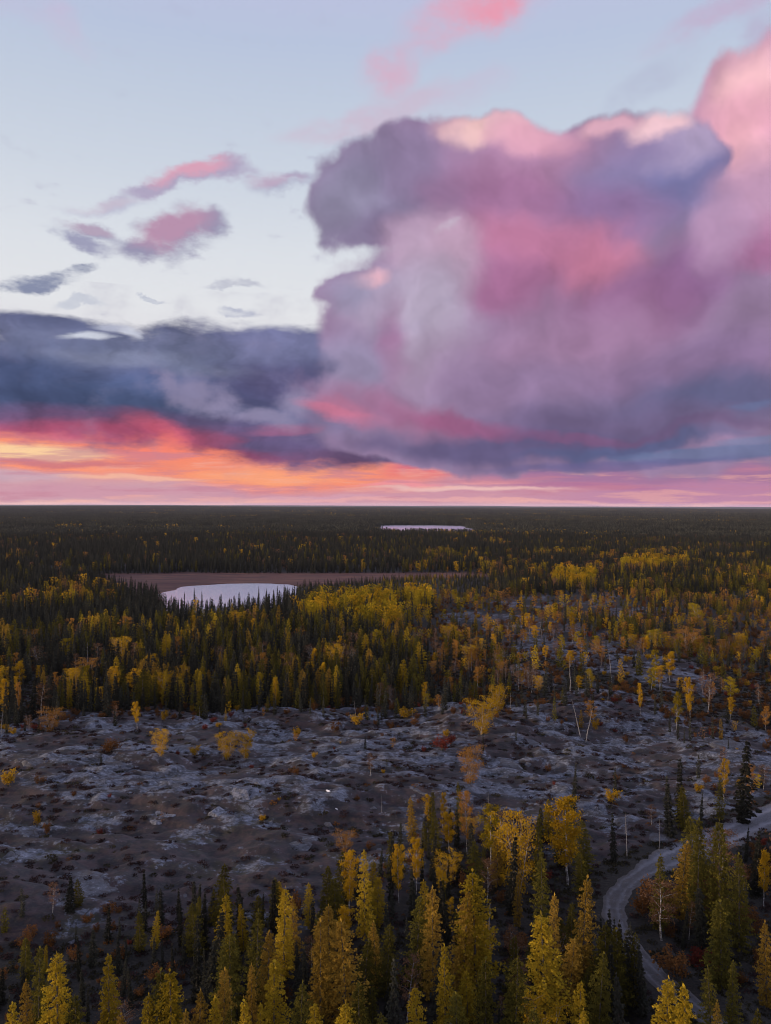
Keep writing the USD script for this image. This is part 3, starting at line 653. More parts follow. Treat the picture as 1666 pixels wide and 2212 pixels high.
for c, s0 in (('shrub_gold', 90), ('shrub_rust', 94), ('shrub_red', 98)):
    for s in range(3):
        t = shrub(s0 + s, 620, 0.16); KIND.setdefault(c, []).append([('stem', t[0], BARK['dark']), ('foliage', t[1], LEAF[c])])
for s in range(4):
    t = snag(110 + s, 'plain' if s < 2 else 'twiggy'); KIND.setdefault('snag', []).append([('trunk', t[0], BARK['grey'])] + [('branch' if i == 0 else f'branch_{i:03d}', m, BARK['grey']) for i, m in enumerate(t[1])])
for k, (fn, n, sz) in {'spruce': ('spruce', 260, .62), 'larch_gold': ('larch', 260, .62), 'larch_amber': ('larch', 260, .62), 'larch_olive': ('larch', 260, .62)}.items():
    for s in range(4): FARK.setdefault(k, []).append(conifer(200 + s, fn, n, sz)[1])
for k in ('birch_gold', 'birch_lemon', 'birch_orange', 'birch_bare'):
    for s in range(3): FARK.setdefault(k, []).append(birch(220 + s, 260, .62, 0.45 if k == 'birch_bare' else 1, 1 if s < 1 else 4, 1.1 if s < 1 else 1.9, .12)[1])

XF = {}
def place(name, kind, variant, loc, h, rot, label, cat_, group=None, wid=1.0, tilt=None):
    "one plant, a copy of its kind's shape"
    base = 2.0 if kind.startswith('shrub') else 10.0
    src = f'/World/plant_kinds/{kind}_{variant:03d}'
    if src not in XF:
        if not stage.GetPrimAtPath('/World/plant_kinds'): stage.CreateClassPrim('/World/plant_kinds')
        UsdGeom.Xform.Define(stage, src)
        for pn, m, mt in KIND[kind][variant]: usdkit.mesh(stage, f'{src}/{pn}', m, mt)
        XF[src] = True
    COUNT[name] = COUNT.get(name, 0) + 1
    path = '/World/' + (name if COUNT[name] == 1 else f'{name}_{COUNT[name] - 1:03d}')
    x = UsdGeom.Xform.Define(stage, path)
    x.AddTranslateOp().Set(Gf.Vec3d(*map(float, loc)))
    x.AddRotateXYZOp().Set(Gf.Vec3f(tilt[0] if tilt else 0, tilt[1] if tilt else 0, float(rot)))
    k = h / base; x.AddScaleOp().Set(Gf.Vec3f(float(k * wid), float(k * wid), float(k)))
    p = x.GetPrim(); p.GetReferences().AddInternalReference(src); p.SetInstanceable(True)
    custom(p, label=label, category=cat_, group=group)
    return p
COUNT = {}

# ------------------------------------------------------------------ rocks
rng = np.random.default_rng(5)
def rock_shape(seed):
    m = trimesh.creation.icosphere(4, 1.0); p = np.array(m.vertices); r = np.random.default_rng(seed)
    p *= (1 + 0.5 * (meshkit.fbm(p * 1.2 + seed * 9.1, 3, seed) - 0.5))[:, None]
    for _ in range(13):                                                            # broken faces
        n = r.normal(size=3); n[2] = abs(n[2]) * .8; n /= np.linalg.norm(n); d = r.uniform(.45, .8)
        e = np.clip(p @ n - d, 0, None); p -= e[:, None] * n * 0.92
    p *= (1 + 0.22 * (meshkit.fbm(p * 4.5 + seed, 4, seed + 9) - 0.5))[:, None]
    return p, np.array(m.faces)
ROCKS = [rock_shape(s) for s in range(6)]
def put_rock(name, px, py, wpx, hpx, label, group=None, mat=rock_mat, v=0, rot=0.0, sink=0.35, deep=0.8):
    c = ground_at(px, py); D = np.linalg.norm(c - EYE)
    w, h = wpx * D / FPX, hpx * D / FPX
    p, f = ROCKS[v % 6]
    a = math.radians(rot); q = p * np.array([w / 2, w / 2 * deep, h * 0.75])
    q = np.column_stack([q[:, 0] * math.cos(a) - q[:, 1] * math.sin(a), q[:, 0] * math.sin(a) + q[:, 1] * math.cos(a), q[:, 2]])
    COUNT[name] = COUNT.get(name, 0) + 1
    m = mesh('/World/' + (name if COUNT[name] == 1 else f'{name}_{COUNT[name] - 1:03d}'), q, f, mat, 25)
    m.AddTranslateOp().Set(Gf.Vec3d(float(c[0]), float(c[1]), float(c[2] - h * sink)))
    custom(m.GetPrim(), label=label, category='rock', group=group)
for px, py, w, h, rot, v, lab in [
    (470, 1738, 66, 56, 10, 0, 'pale broken rock face standing above the dark hollow in the middle of the slope'), (518, 1716, 52, 44, -15, 1, 'pale block of rock just right of the broken rock face'), (580, 1694, 62, 26, 5, 2, 'low light ledge right of the pale block on the upper slope'),
    (348, 1752, 105, 40, 0, 4, 'wide weathered rock hump left of the pale broken face'), (278, 1722, 66, 36, 0, 4, 'grey rock hump left of the wide weathered one'), (765, 1590, 118, 42, 0, 5, 'broad pale rock slab at the top edge of the slope, centre'), (832, 1604, 60, 28, 8, 1, 'small pale rock right of the broad slab at the top edge'),
    (900, 1700, 84, 34, 0, 0, 'grey rock ledge below the pink birch bush'), (862, 1728, 60, 26, 0, 4, 'low rock left below the grey ledge in the middle'), (58, 1800, 70, 34, 0, 2, 'grey rock at the left edge of the slope, under the small yellow shrubs'), (22, 1842, 56, 26, 0, 5, 'small low rock at the left picture edge below the grey rock'),
    (170, 1905, 170, 40, 0, 3, 'big smooth rock dome at the lower left of the slope'), (533, 1978, 40, 44, 0, 1, 'light upright rock between the dark spruces at the lower left'), (455, 2014, 96, 22, 0, 4, 'flat light ledge below the upright rock, lower left'), (165, 2034, 36, 22, 0, 2, 'small light rock under the big smooth dome'),
    (405, 1592, 90, 24, 0, 5, 'flat grey slab right of the small golden bush'), (560, 1552, 70, 18, 0, 0, 'thin grey slab at the forest edge'), (1135, 1598, 90, 24, 0, 2, 'low rock below the golden birch clump'), (1010, 1600, 80, 20, 0, 4, 'low grey slab beside the red bush'),
    (1418, 1798, 78, 13, -20, 3, 'pale slab just above the gravel road'), (1352, 1772, 60, 26, 0, 1, 'rock left of the pale slab above the road'), (1212, 1655, 80, 22, 0, 5, 'flat ledge left of the dark spruce on the right slope'), (1440, 1664, 90, 20, 0, 0, 'long low ledge on the right slope'), (1568, 1606, 90, 24, 0, 2, 'rock at the forest edge on the far right'),
    (1300, 1572, 120, 26, 0, 4, 'broad rock at the forest edge right of the leaning dead stems'), (1090, 1646, 110, 24, 0, 5, 'flat rock right of the pink birch bush'), (700, 1650, 90, 22, 0, 3, 'low rock above the white quartz streak'), (240, 1650, 80, 20, 0, 1, 'low ledge below the orange bush on the left'), (90, 1640, 80, 20, 0, 2, 'low ledge at the upper left of the slope'),
    (720, 1900, 60, 30, 0, 0, 'grey rock left of the bright yellow larch'), (640, 1810, 90, 22, 0, 4, 'low grey hump in the hollow of the slope'), (1180, 1395, 90, 16, 0, 1, 'flat pale rock in the open woodland'), (1165, 1445, 80, 18, 0, 3, 'pale rock among the scattered birches'), (1200, 1480, 50, 14, 0, 5, 'small pale rock low in the open woodland')]:
    pale = any(q in lab for q in ('pale broken', 'pale block of', 'low light ledge'))
    put_rock('rock', px, py, w * (1.35 if pale else 1.15), h * (1.1 if pale else .85), lab, v=v, rot=rot, sink=0.30 if pale else 0.40, mat=pale_rock_mat if pale else rock_mat)
for px, py, w, h, rot, lab in [(606, 1722, 9, 16, 40, 'small white quartz block left of the white streak'), (709, 1709, 24, 12, -38, 'white quartz streak running down the slope'), (727, 1727, 14, 9, -38, 'lower end of the white quartz streak'), (748, 1752, 10, 7, -30, 'little white stone below the quartz streak'), (322, 1880, 14, 7, 0, 'little white stone right above the big smooth dome')]:
    put_rock('white_rock', px, py, w, h, lab, mat=quartz_mat, v=int(px) % 6, rot=rot, deep=0.35)
LANDMARKS = [("the smooth rock dome", 170, 1905), ("the pale broken rock face", 470, 1738), ("the two domed golden bush", 510, 1620), ("the pinkish orange birch bush", 1018, 1660), ("the tall black spruce", 1606, 1800), ("the pale slab by the road", 1418, 1795), ("the road bend", 1310, 1940), ("the biggest birch", 1235, 1890),
    ("the brilliant gold birch", 1122, 1900), ("the green and yellow birch", 1062, 1860), ("the bright yellow narrow birch", 755, 1960), ("the bright gold larch", 612, 2090), ("the divided amber larch", 750, 2170), ("the biggest yellow green larch", 1030, 2110), ("the gold topped full larch", 1180, 2190), ("the hooked amber larch", 1254, 2120),
    ("the large olive larch by the road", 1556, 2000), ("the two bright bottom larches", 1460, 2280), ("the large lower left gold larch", 128, 2230), ("the lone lower left gold larch", 236, 2210), ("the pair of yellow bottom larches", 358, 2260), ("the slim yellow front larch", 962, 2230), ("the pond", 490, 1290), ("the marsh", 750, 1255),
    ("the leaning dead stems", 1262, 1555), ("the tall white dead stem", 1323, 1490), ("the large orange birch crown", 1486, 1430), ("the tall narrow yellow birch", 1492, 1560), ("the dense gold birch clump", 1040, 1580), ("the wide yellow birch", 362, 1525), ("the broad pointed larch", 228, 1400), ("the yellow aspen grove", 780, 1345), ("the broad pale slab", 765, 1590),
    ("the orange bush", 238, 1625), ("the red bushes", 960, 1610), ("the white quartz streak", 712, 1715), ("the rust bushes below the bend", 1405, 1960), ("the flat yellow bush", 878, 1545), ("the tall far left larch", 36, 1430), ("the left edge birch", 290, 1560), ("the wide lemon birch", 1254, 1270), ("the large pale green birch", 1512, 1370), ("the upright light rock", 533, 1985),
    ("the pale open wood slab", 1180, 1395), ("the two small yellow shrubs", 90, 1775), ("the left edge bush", 18, 1680), ("the gold slope bush", 1322, 1722), ("the amber slope birch", 1622, 1700)]
def near_what(look, px, py):
    "says where a thing stands by the nearest landmark of the picture"
    n, x, y = min(LANDMARKS, key=lambda q: math.hypot(px - q[1], 1.6 * (py - q[2])))
    dx, dy = px - x, py - y
    far = 'just ' if math.hypot(dx, 1.6 * dy) < 50 else 'well ' if math.hypot(dx, 1.6 * dy) > 140 else ''
    side = ('left of' if dx < 0 else 'right of') if abs(dx) > 1.3 * abs(dy) else ('behind' if dy < 0 else 'in front of')
    if abs(dx) <= 1.3 * abs(dy) and abs(dx) > 0.5 * abs(dy): side = ('left ' if dx < 0 else 'right ') + side
    return f'{look} {far}{side} {n}'
def told_apart(rows):
    "things under one label are told apart by their order from left to right, where that is easy to see"
    same = {}
    for q in rows: same.setdefault(q[2], []).append(q)
    out = []
    for lab, qs in same.items():
        qs.sort(key=lambda q: q[0]); n = len(qs)
        words = {2: ['left one of two', 'right one of two'], 3: ['left one of three', 'middle one of three', 'right one of three'], 4: ['leftmost of four', 'second of four from left', 'third of four from left', 'rightmost of four']}.get(n)
        for k, q in enumerate(qs):
            out.append((q[0], q[1], lab if n == 1 else f'{lab}, {words[k]}' if words and len(f'{lab}, {words[k]}'.split()) <= 16 else lab, *q[3:]))
    return out
LOOSE = []
for i in range(110):
    while True:
        px, py = rng.uniform(-20, 1690), rng.uniform(1575, 2010)
        c = on_plane(px, py, 1.5)
        if contains_xy(ROCK, c[0], c[1]): break
    lab = near_what('low weathered grey rock', px, py); LOOSE.append((px, py, lab, i))
for px, py, lab, i in told_apart(LOOSE):
    put_rock('loose_rock', px, py, rng.uniform(10, 34), rng.uniform(5, 11), lab, 'loose grey rocks on the slope', v=i, rot=rng.uniform(-25, 25))

# ------------------------------------------------------------------ trees that can be told apart in the photograph
# (name, kind, x of the top, y of the top, height in metres, width factor, label)
TAKEN = []
def by_top(px, py, h):
    p = ground_at(px, py, h); return p
KINDNAME = {'spruce': ('spruce_tree', 'tree'), 'larch_gold': ('larch_tree', 'tree'), 'larch_amber': ('larch_tree', 'tree'), 'larch_olive': ('larch_tree', 'tree'), 'birch_gold': ('birch_tree', 'tree'), 'birch_lemon': ('birch_tree', 'tree'), 'birch_orange': ('birch_tree', 'tree'), 'birch_bare': ('birch_tree', 'tree'),
            'shrub_gold': ('shrub', 'shrub'), 'shrub_rust': ('shrub', 'shrub'), 'shrub_red': ('shrub', 'shrub'), 'snag': ('dead_tree', 'dead tree')}
NAMED = [
    ('birch_gold', 755, 1842, 7.0, .8, 'bright yellow narrow tree, left of the twin pair above the foreground stand'), ('larch_gold', 789, 1836, 9.5, .62, 'slender yellow green larch, right of the twin pair above the foreground stand'),
    ('larch_gold', 612, 1916, 9.0, .9, 'bright gold larch standing apart at the upper left of the foreground stand'), ('larch_amber', 638, 1935, 7.0, .7, 'thin brownish larch close behind the bright gold one'),
    ('larch_amber', 692, 1990, 10.0, .85, 'amber larch with ragged crown, left of the broad amber one'), ('larch_amber', 750, 1986, 10.0, 1.2, 'broad amber larch with a divided top in the foreground stand'), ('larch_olive', 553, 1970, 9.0, .75, 'olive green larch with a pointed yellow tip left of the ragged amber one'),
    ('larch_amber', 580, 2008, 8.5, .95, 'amber larch in front of the pointed olive one'), ('larch_olive', 497, 2008, 9.0, 1.1, 'broad olive and yellow larch left of the amber one'), ('larch_gold', 128, 2052, 9.5, 1.05, 'large gold larch near the lower left corner'), ('larch_olive', 82, 2052, 8.0, .75, 'small olive larch left behind the large gold one'),
    ('larch_amber', 57, 2112, 6.5, .7, 'little amber larch at the far lower left'), ('larch_gold', 236, 2058, 8.5, .8, 'single gold larch standing alone at the lower left'), ('larch_olive', 343, 2098, 9.0, 1.05, 'wide yellow olive larch, left of a pair at the bottom'), ('larch_gold', 374, 2088, 9.5, 1.1, 'tall yellow larch, right of a pair at the bottom'),
    ('larch_amber', 428, 2138, 8.0, .85, 'amber larch right below the pair at the bottom'), ('larch_amber', 481, 2094, 8.0, .9, 'amber larch with two rounded tips at the bottom'), ('larch_gold', 592, 2070, 9.0, 1.0, 'yellow larch in the middle of the bottom left group'), ('larch_olive', 645, 2112, 8.5, .95, 'olive larch right of the bottom left group'),
    ('larch_amber', 254, 2186, 7.5, .8, 'short amber larch cut by the bottom edge, left'), ('larch_gold', 742, 2158, 8.5, 1.0, 'gold larch at the bottom edge, left of the olive one'), ('larch_olive', 778, 2128, 9.5, 1.0, 'olive larch at the bottom edge below the divided amber one'), ('larch_amber', 545, 2086, 7.0, .6, 'thin amber larch between the bottom groups'),
    ('larch_gold', 533, 2158, 7.5, .75, 'small gold larch at the bottom, left of centre'), ('larch_gold', 562, 2160, 7.0, .6, 'narrow amber yellow larch at the bottom, left of centre'), ('larch_olive', 505, 2182, 8.0, .95, 'low olive larch at the bottom edge, left of centre'), ('larch_gold', 318, 2150, 7.5, 1.0, 'full gold larch at the bottom edge below the pair'), ('larch_amber', 402, 2186, 7.0, .9, 'amber larch tip at the bottom edge right of the pair'), ('larch_gold', 462, 2150, 7.5, .9, 'gold larch at the bottom under the two rounded tips'), ('larch_olive', 170, 2140, 8.0, 1.0, 'olive larch between the large gold one and the lone gold one'), ('larch_gold', 20, 2168, 7.0, .9, 'gold larch in the lower left corner'), ('larch_gold', 690, 2176, 7.5, 1.0, 'bright larch at the bottom edge left of centre'), ('larch_gold', 905, 2130, 8.5, .9, 'gold larch at the bottom, left of the slim yellow one'), ('larch_olive', 822, 2184, 7.5, .9, 'olive larch tip at the bottom edge, centre'),
    ('birch_gold', 899, 1812, 6.5, .72, 'bright gold narrow birch behind the foreground larches'), ('birch_gold', 862, 1826, 6.5, .6, 'thin gold birch left of the bright one'), ('birch_gold', 930, 1718, 5.0, .75, 'gold birch top at the lower edge of the slope'), ('birch_gold', 957, 1712, 5.0, .55, 'small gold birch right beside it at the lower edge of the slope'),
    ('birch_orange', 1010, 1712, 8.0, .62, 'thin pinkish amber birch at the foot of the slope'), ('birch_lemon', 1062, 1742, 7.5, .85, 'green and yellow rounded birch at the foot of the slope'), ('birch_gold', 1122, 1766, 9.0, .8, 'brilliant gold birch with a full crown, left of the tall birch'), ('larch_olive', 1160, 1756, 9.5, .6, 'dark olive spire between the two gold birches'),
    ('birch_gold', 1228, 1722, 10.5, 1.12, 'tall gold birch with a long pale trunk, the biggest birch'), ('larch_amber', 1254, 1892, 11.5, .72, 'tall narrow amber larch with a hooked crown, below the biggest birch'), ('larch_gold', 1030, 1876, 12.0, 1.15, 'biggest yellow green larch in the middle of the foreground'), ('larch_amber', 1000, 1912, 10.5, .85, 'amber larch leaning on the left of the biggest yellow green one'),
    ('larch_amber', 936, 1914, 10.5, .72, 'slim amber tipped larch left of the biggest one'), ('larch_olive', 897, 1938, 9.0, .9, 'olive green larch with a blunt top, left of the slim amber one'), ('larch_gold', 962, 2044, 9.5, .72, 'slim yellow larch in front, lower centre'), ('larch_olive', 1050, 2062, 10.0, .85, 'olive yellow larch under the biggest one'), ('larch_olive', 1112, 2058, 10.0, .9, 'green larch with amber side, right of lower centre'),
    ('larch_gold', 1180, 1966, 11.0, 1.15, 'gold topped full larch right of centre at the bottom'), ('larch_amber', 1196, 1930, 10.0, .6, 'narrow amber spire behind the gold topped larch'), ('larch_amber', 1118, 1886, 6.0, .6, 'small amber tree under the brilliant birch'), ('larch_olive', 1172, 1832, 9.5, .7, 'dark olive tree under the gap between the birches'),
    ('larch_gold', 1248, 2118, 8.0, .8, 'yellow larch at the bottom, left of the road end'), ('larch_gold', 1256, 2178, 7.0, .7, 'gold larch tip cut by the bottom edge, right of centre'), ('larch_gold', 1436, 2108, 9.0, 1.15, 'bright yellow green larch at the bottom right, left of two'), ('larch_gold', 1490, 2128, 9.0, .95, 'bright yellow green larch at the bottom right, right of two'),
    ('larch_amber', 1548, 2162, 6.0, .6, 'small pale amber tree at the bottom right'), ('larch_olive', 1640, 2178, 7.0, .9, 'olive larch in the bottom right corner'), ('larch_olive', 1556, 1764, 12.5, .98, 'large olive larch in front of the gravel road'), ('larch_olive', 1508, 1768, 12.0, .72, 'dark slender olive larch left of the large one by the road'), ('larch_olive', 1600, 1845, 10.0, .85, 'bushy olive larch right of the large one by the road'),
    ('birch_gold', 1652, 1838, 6.5, .62, 'small bright gold birch at the right edge, below the road'), ('larch_amber', 1658, 1990, 8.0, .7, 'amber larch at the right edge, half way down the foreground'), ('larch_olive', 1540, 2088, 7.0, .8, 'olive yellow tree below the large one by the road'), ('larch_olive', 1582, 2070, 7.0, .7, 'dim olive tree at the lower right'),
    ('spruce', 1606, 1592, 12.0, 1.15, 'tall black spruce in front of the road at the right edge of the slope'), ('spruce', 1470, 1636, 9.0, .9, 'dark spruce on the right slope left of the tall black one'), ('spruce', 1240, 1648, 7.0, .8, 'thin dark spruce standing in the middle of the right slope'), ('spruce', 845, 1802, 7.5, .9, 'dark spruce right behind the slender yellow green larch'), ('spruce', 856, 2070, 8.5, .9, 'grey green spruce low in the foreground, centre left'),
    ('spruce', 1326, 1750, 6.5, .8, 'dark spruce at the left of the pale slab'), ('spruce', 1105, 1800, 9.0, .85, 'dark spruce between the green birch and the brilliant gold birch'), ('spruce', 425, 1985, 7.5, .8, 'lone dark spruce below the smooth rock dome'), ('spruce', 1330, 1985, 6.0, .8, 'small dark spruce in front of the road bend'), ('spruce', 1300, 1975, 5.5, .8, 'smaller dark spruce at the left of the road bend'), ('spruce', 1352, 2012, 7.0, .9, 'dark spruce hiding the road below the bend'), ('spruce', 1318, 2030, 8.0, 1.0, 'broad dark spruce left of the road below the bend'), ('spruce', 1376, 2050, 5.0, .9, 'short dark spruce right of the road below the bend'), ('larch_olive', 1292, 2052, 8.5, .9, 'dim olive larch left of the road below the bend'), ('spruce', 1320, 1968, 7.5, 1.1, 'bushy dark spruce before the inner side of the bend'), ('spruce', 1346, 1990, 7.0, 1.0, 'dark spruce right of the bushy one before the bend'), ('larch_olive', 1306, 1988, 9.0, 1.2, 'wide dim larch covering the left side of the bend'), ('larch_olive', 1334, 2004, 8.0, 1.2, 'wide olive larch between the dark spruces before the bend'), ('larch_olive', 1372, 2018, 6.5, .8, 'dim olive larch over the lower road'), ('spruce', 1362, 1998, 7.0, 1.0, 'dark spruce hiding the middle of the lower road'), ('spruce', 1390, 2036, 6.5, 1.0, 'dark spruce just left of the lower road end'), ('spruce', 398, 1279, 8, 0.9, 'dark spire farthest left against the pond water'), ('spruce', 421, 1270, 9, 0.8, 'dark spire second from the left against the pond water'), ('spruce', 437, 1277, 8, 0.8, 'dark spire third from the left against the pond water'), ('spruce', 478, 1281, 8, 0.9, 'dark spire just left of the middle against the pond water'), ('spruce', 514, 1279, 8.5, 0.8, 'dark spire in the middle against the pond water'), ('spruce', 559, 1267, 9, 0.8, 'dark spire just right of the middle against the pond water'), ('spruce', 577, 1271, 8.5, 0.9, 'dark spire third from the right against the pond water'), ('spruce', 600, 1265, 9, 0.9, 'dark spire second from the right against the pond water'), ('spruce', 614, 1262, 9, 0.9, 'dark spire farthest right against the pond water'), ('spruce', 1345, 2105, 7.5, 1.0, 'dark spruce at the bottom where the road leaves the picture'),
    ('birch_gold', 494, 1582, 4.8, 1.0, 'golden two domed birch bush on the rock, left half'), ('birch_gold', 528, 1584, 4.7, .95, 'golden two domed birch bush on the rock, right half'), ('birch_gold', 345, 1584, 4.2, .95, 'rounded golden bush on the rock left of the two domed one'), ('birch_orange', 1018, 1612, 6.0, 1.0, 'pinkish orange birch bush alone on the slope'),
    ('birch_gold', 296, 1514, 5.6, .75, 'golden birch at the forest edge above the slope, left'), ('birch_gold', 1040, 1512, 6.6, 1.15, 'dense gold birch clump where the forest meets the slope'), ('birch_gold', 1072, 1480, 6.0, .9, 'gold birch right behind the dense clump'), ('birch_gold', 1492, 1464, 9.5, .52, 'tall narrow yellow birch with a white stem at the right'), ('birch_lemon', 1462, 1488, 7.5, .55, 'narrow greenish birch left of the tall narrow one'),
    ('birch_bare', 1530, 1452, 9.0, .8, 'half bare pinkish birch right of the tall narrow yellow one'), ('birch_gold', 1384, 1464, 7.0, .42, 'very thin yellow birch in the open wood at the right'), ('birch_gold', 1448, 1412, 7.5, .95, 'bright orange gold birch in the right hand wood'), ('birch_lemon', 1418, 1404, 7.0, .75, 'yellow green birch left of the orange gold one'), ('birch_orange', 1486, 1356, 8.0, 1.25, 'large orange birch crown in the right hand wood'),
    ('birch_lemon', 1512, 1304, 8.0, 1.1, 'large pale green birch behind the orange one'), ('birch_gold', 1236, 1330, 7.0, .95, 'gold birch in the middle of the open wood'), ('birch_orange', 985, 1384, 7.0, .8, 'orange gold birch at the left border of the open wood'), ('birch_orange', 1018, 1402, 6.0, .9, 'dull orange birch right of it at the border of the open wood'), ('birch_gold', 362, 1452, 7.0, 1.2, 'wide yellow green birch in the dark left forest edge'),
    ('birch_gold', 396, 1440, 6.5, .75, 'small yellow birch top right of the wide one in the left forest'), ('birch_gold', 246, 1440, 8.0, .75, 'yellow birch in the dark left forest'), ('birch_gold', 12, 1468, 9.0, .6, 'narrow yellow birch at the left edge of the picture'), ('birch_orange', 38, 1474, 7.5, .5, 'thin orange birch close to the left edge'), ('birch_lemon', 560, 1452, 7.0, .7, 'yellow birch in the forest above the middle of the slope'),
    ('birch_gold', 594, 1466, 6.5, .5, 'thin yellow birch right of it above the middle of the slope'), ('larch_amber', 475, 1408, 8.0, .8, 'amber larch high in the left forest'), ('larch_olive', 228, 1322, 9.5, 1.0, 'broad pointed larch in the left forest below the pond'), ('larch_olive', 364, 1318, 9.0, .9, 'pointed green larch below the left end of the pond'), ('larch_olive', 36, 1356, 9.5, .9, 'tall olive larch far left in the forest'), ('birch_gold', 1565, 1640, 6.5, .55, 'slim gold birch on the slope near the right edge'),
    ('birch_orange', 1622, 1652, 6.0, .6, 'amber birch beside the tall black spruce'), ('birch_gold', 1212, 1215, 10.0, .75, 'bright yellow birch standing out beyond the open wood'), ('birch_lemon', 1254, 1232, 9.0, 1.3, 'wide lemon yellow birch beyond the open wood'),
    ('shrub_rust', 238, 1594, 2.4, 1.5, 'orange bush on the rock at the left'), ('shrub_gold', 420, 1612, 2.0, 1.1, 'dull yellow bush between the rounded and the two domed one'), ('shrub_gold', 18, 1655, 2.6, 1.2, 'yellow orange bush at the left picture edge'), ('shrub_gold', 642, 1570, 2.4, .7, 'small gold shrub at the top of the slope'), ('shrub_gold', 1322, 1698, 2.3, 1.2, 'gold bush on the right slope above the pale slab'),
    ('shrub_gold', 80, 1742, 2.4, .6, 'small yellow shrub at the left of the slope'), ('shrub_rust', 101, 1772, 2.0, .55, 'thin rust shrub right below the small yellow one'), ('shrub_red', 955, 1588, 2.6, 1.3, 'red bush on the slope, centre'), ('shrub_red', 975, 1580, 2.2, .8, 'second red bush, right of the first'), ('shrub_gold', 878, 1524, 2.6, 1.6, 'flat yellow bush at the forest edge'), ('shrub_gold', 770, 1536, 2.8, 1.1, 'orange gold bush over the broad pale slab'),
    ('shrub_rust', 725, 1548, 2.2, 1.1, 'pinkish shrub left of the orange gold bush'), ('shrub_gold', 678, 1502, 3.0, .9, 'gold shrub in front of the dark forest, middle'), ('shrub_gold', 355, 1530, 2.6, .7, 'small pinkish gold shrub at the left forest edge'), ('shrub_rust', 1418, 1898, 3.6, .9, 'rust brown bush below the road bend'), ('shrub_rust', 1390, 1916, 3.2, 1.0, 'dark rust bush left of the other below the road bend'),
    ('shrub_gold', 1286, 1518, 2.8, .6, 'small gold shrub beside the leaning dead stems'), ('shrub_rust', 1455, 2052, 2.8, 1.2, 'reddish brown bush in the lower right'), ('shrub_red', 1510, 2046, 2.2, 1.3, 'dark red bush in the lower right'),
    ('snag', 1255, 1480, 7.5, .9, 'dead pale stem leaning left in the open wood'), ('snag', 1266, 1484, 7.0, .9, 'second dead pale stem crossing the leaning one'), ('snag', 1323, 1408, 8.5, .9, 'tall white dead stem in the open wood'), ('snag', 1355, 1756, 5.5, .9, 'dead pale stem beside the pale slab by the road'), ('snag', 1425, 1766, 4.5, .7, 'thin dead stem on the pale slab by the road'), ('snag', 1233, 1424, 8.0, .9, 'grey dead spire left of the tall white stem'), ('snag', 825, 1716, 2.6, .8, 'tiny bare stem on the slope, centre'),
]
TILT = {'dead pale stem leaning left in the open wood': (0, -13), 'second dead pale stem crossing the leaning one': (0, 10), 'tall white dead stem in the open wood': (0, -5)}
rng = np.random.default_rng(77)
for i, (kind, px, py, h, wid, lab) in enumerate(NAMED):
    loc = by_top(px, py, h); TAKEN.append(loc[:2])
    nm, ct = KINDNAME[kind]; nv = len(KIND[kind])
    v = (i * 7 + 3) % nv
    if kind == 'snag': v = i % 2
    if nv == 4 and kind.startswith('birch'): v = 3 if any(w in lab for w in ('bush', 'clump', 'wide', 'crown', 'large')) else i % 3
    place(nm, kind, v, loc, h, 0 if lab in TILT else rng.uniform(0, 360), lab, ct, None, wid, TILT.get(lab, (rng.uniform(-3, 3), rng.uniform(-3, 3))))
TAKEN = np.array(TAKEN)

# ------------------------------------------------------------------ the forest: candidates on jittered grids, species by what grows there
def poly_px(pts): return Polygon(pts)
ASPEN = [poly_px([(640, 1345), (660, 1300), (930, 1296), (940, 1350), (800, 1362)]), poly_px([(1340, 1232), (1350, 1216), (1490, 1213), (1492, 1228), (1420, 1233)]), poly_px([(1195, 1270), (1200, 1245), (1290, 1248), (1285, 1274)])]
def grid(d0, d1, step, seed, verge=3.3):
    r = np.random.default_rng(seed); w = d1 * 0.76 + 20
    x, y = np.meshgrid(np.arange(-w, w, step), np.arange(d0 * .75, d1, step)); x, y = x.ravel(), y.ravel()
    x = x + r.uniform(-.48, .48, len(x)) * step; y = y + r.uniform(-.48, .48, len(y)) * step
    D = np.hypot(x, y); k = (D > d0) & (D <= d1) & (np.abs(np.arctan2(x, y)) < math.radians(35) + 18 / D)
    x, y = x[k], y[k]
    bad = contains_xy(POND.buffer(1.0), x, y) | contains_xy(LAKE.buffer(3), x, y) | (distance(shp_points(x, y), ROAD) < verge) | contains_xy(MARSH, x, y)
    return x[~bad], y[~bad], r
SP = ['spruce', 'larch_olive', 'larch_gold', 'larch_amber', 'birch_gold', 'birch_lemon', 'birch_orange', 'birch_bare', 'shrub_gold', 'shrub_rust', 'shrub_red', 'snag']
#            spruce olive  gold   amber  bgold  lemon  orange bare   sgold  srust  sred   snag      trees per square metre
ZONES = {
    'front':  (.230, .034, .007, .008, .003, .001, .000, .004, .001, .020, .002, .001),
    'frontl': (.120, .014, .002, .002, .000, .000, .000, .003, .000, .085, .001, .000),
    'bend':   (.060, .018, .002, .004, .000, .000, .000, .010, .003, .070, .008, .001),
    'rock':   (.0014, .0001, .0, .0, .0001, .0, .0003, .0008, .0010, .0040, .0012, .0002),
    'edge':   (.030, .004, .0, .001, .004, .001, .004, .010, .012, .040, .004, .002),
    'left':   (.100, .020, .0045, .005, .0035, .001, .003, .006, .001, .010, .000, .0004),
    'right':  (.050, .010, .001, .001, .0060, .005, .008, .012, .008, .060, .003, .0008),
    'aspen':  (.020, .006, .004, .000, .030, .070, .004, .002, .0, .0, .0, .0),
    'gold':   (.080, .016, .0012, .0014, .0020, .002, .0016, .006, .0, .0, .0, .0),
    'far':    (.105, .006, .0002, .0003, .0002, .0001, .0002, .002, .0, .0, .0, .0)}
ZN = list(ZONES)
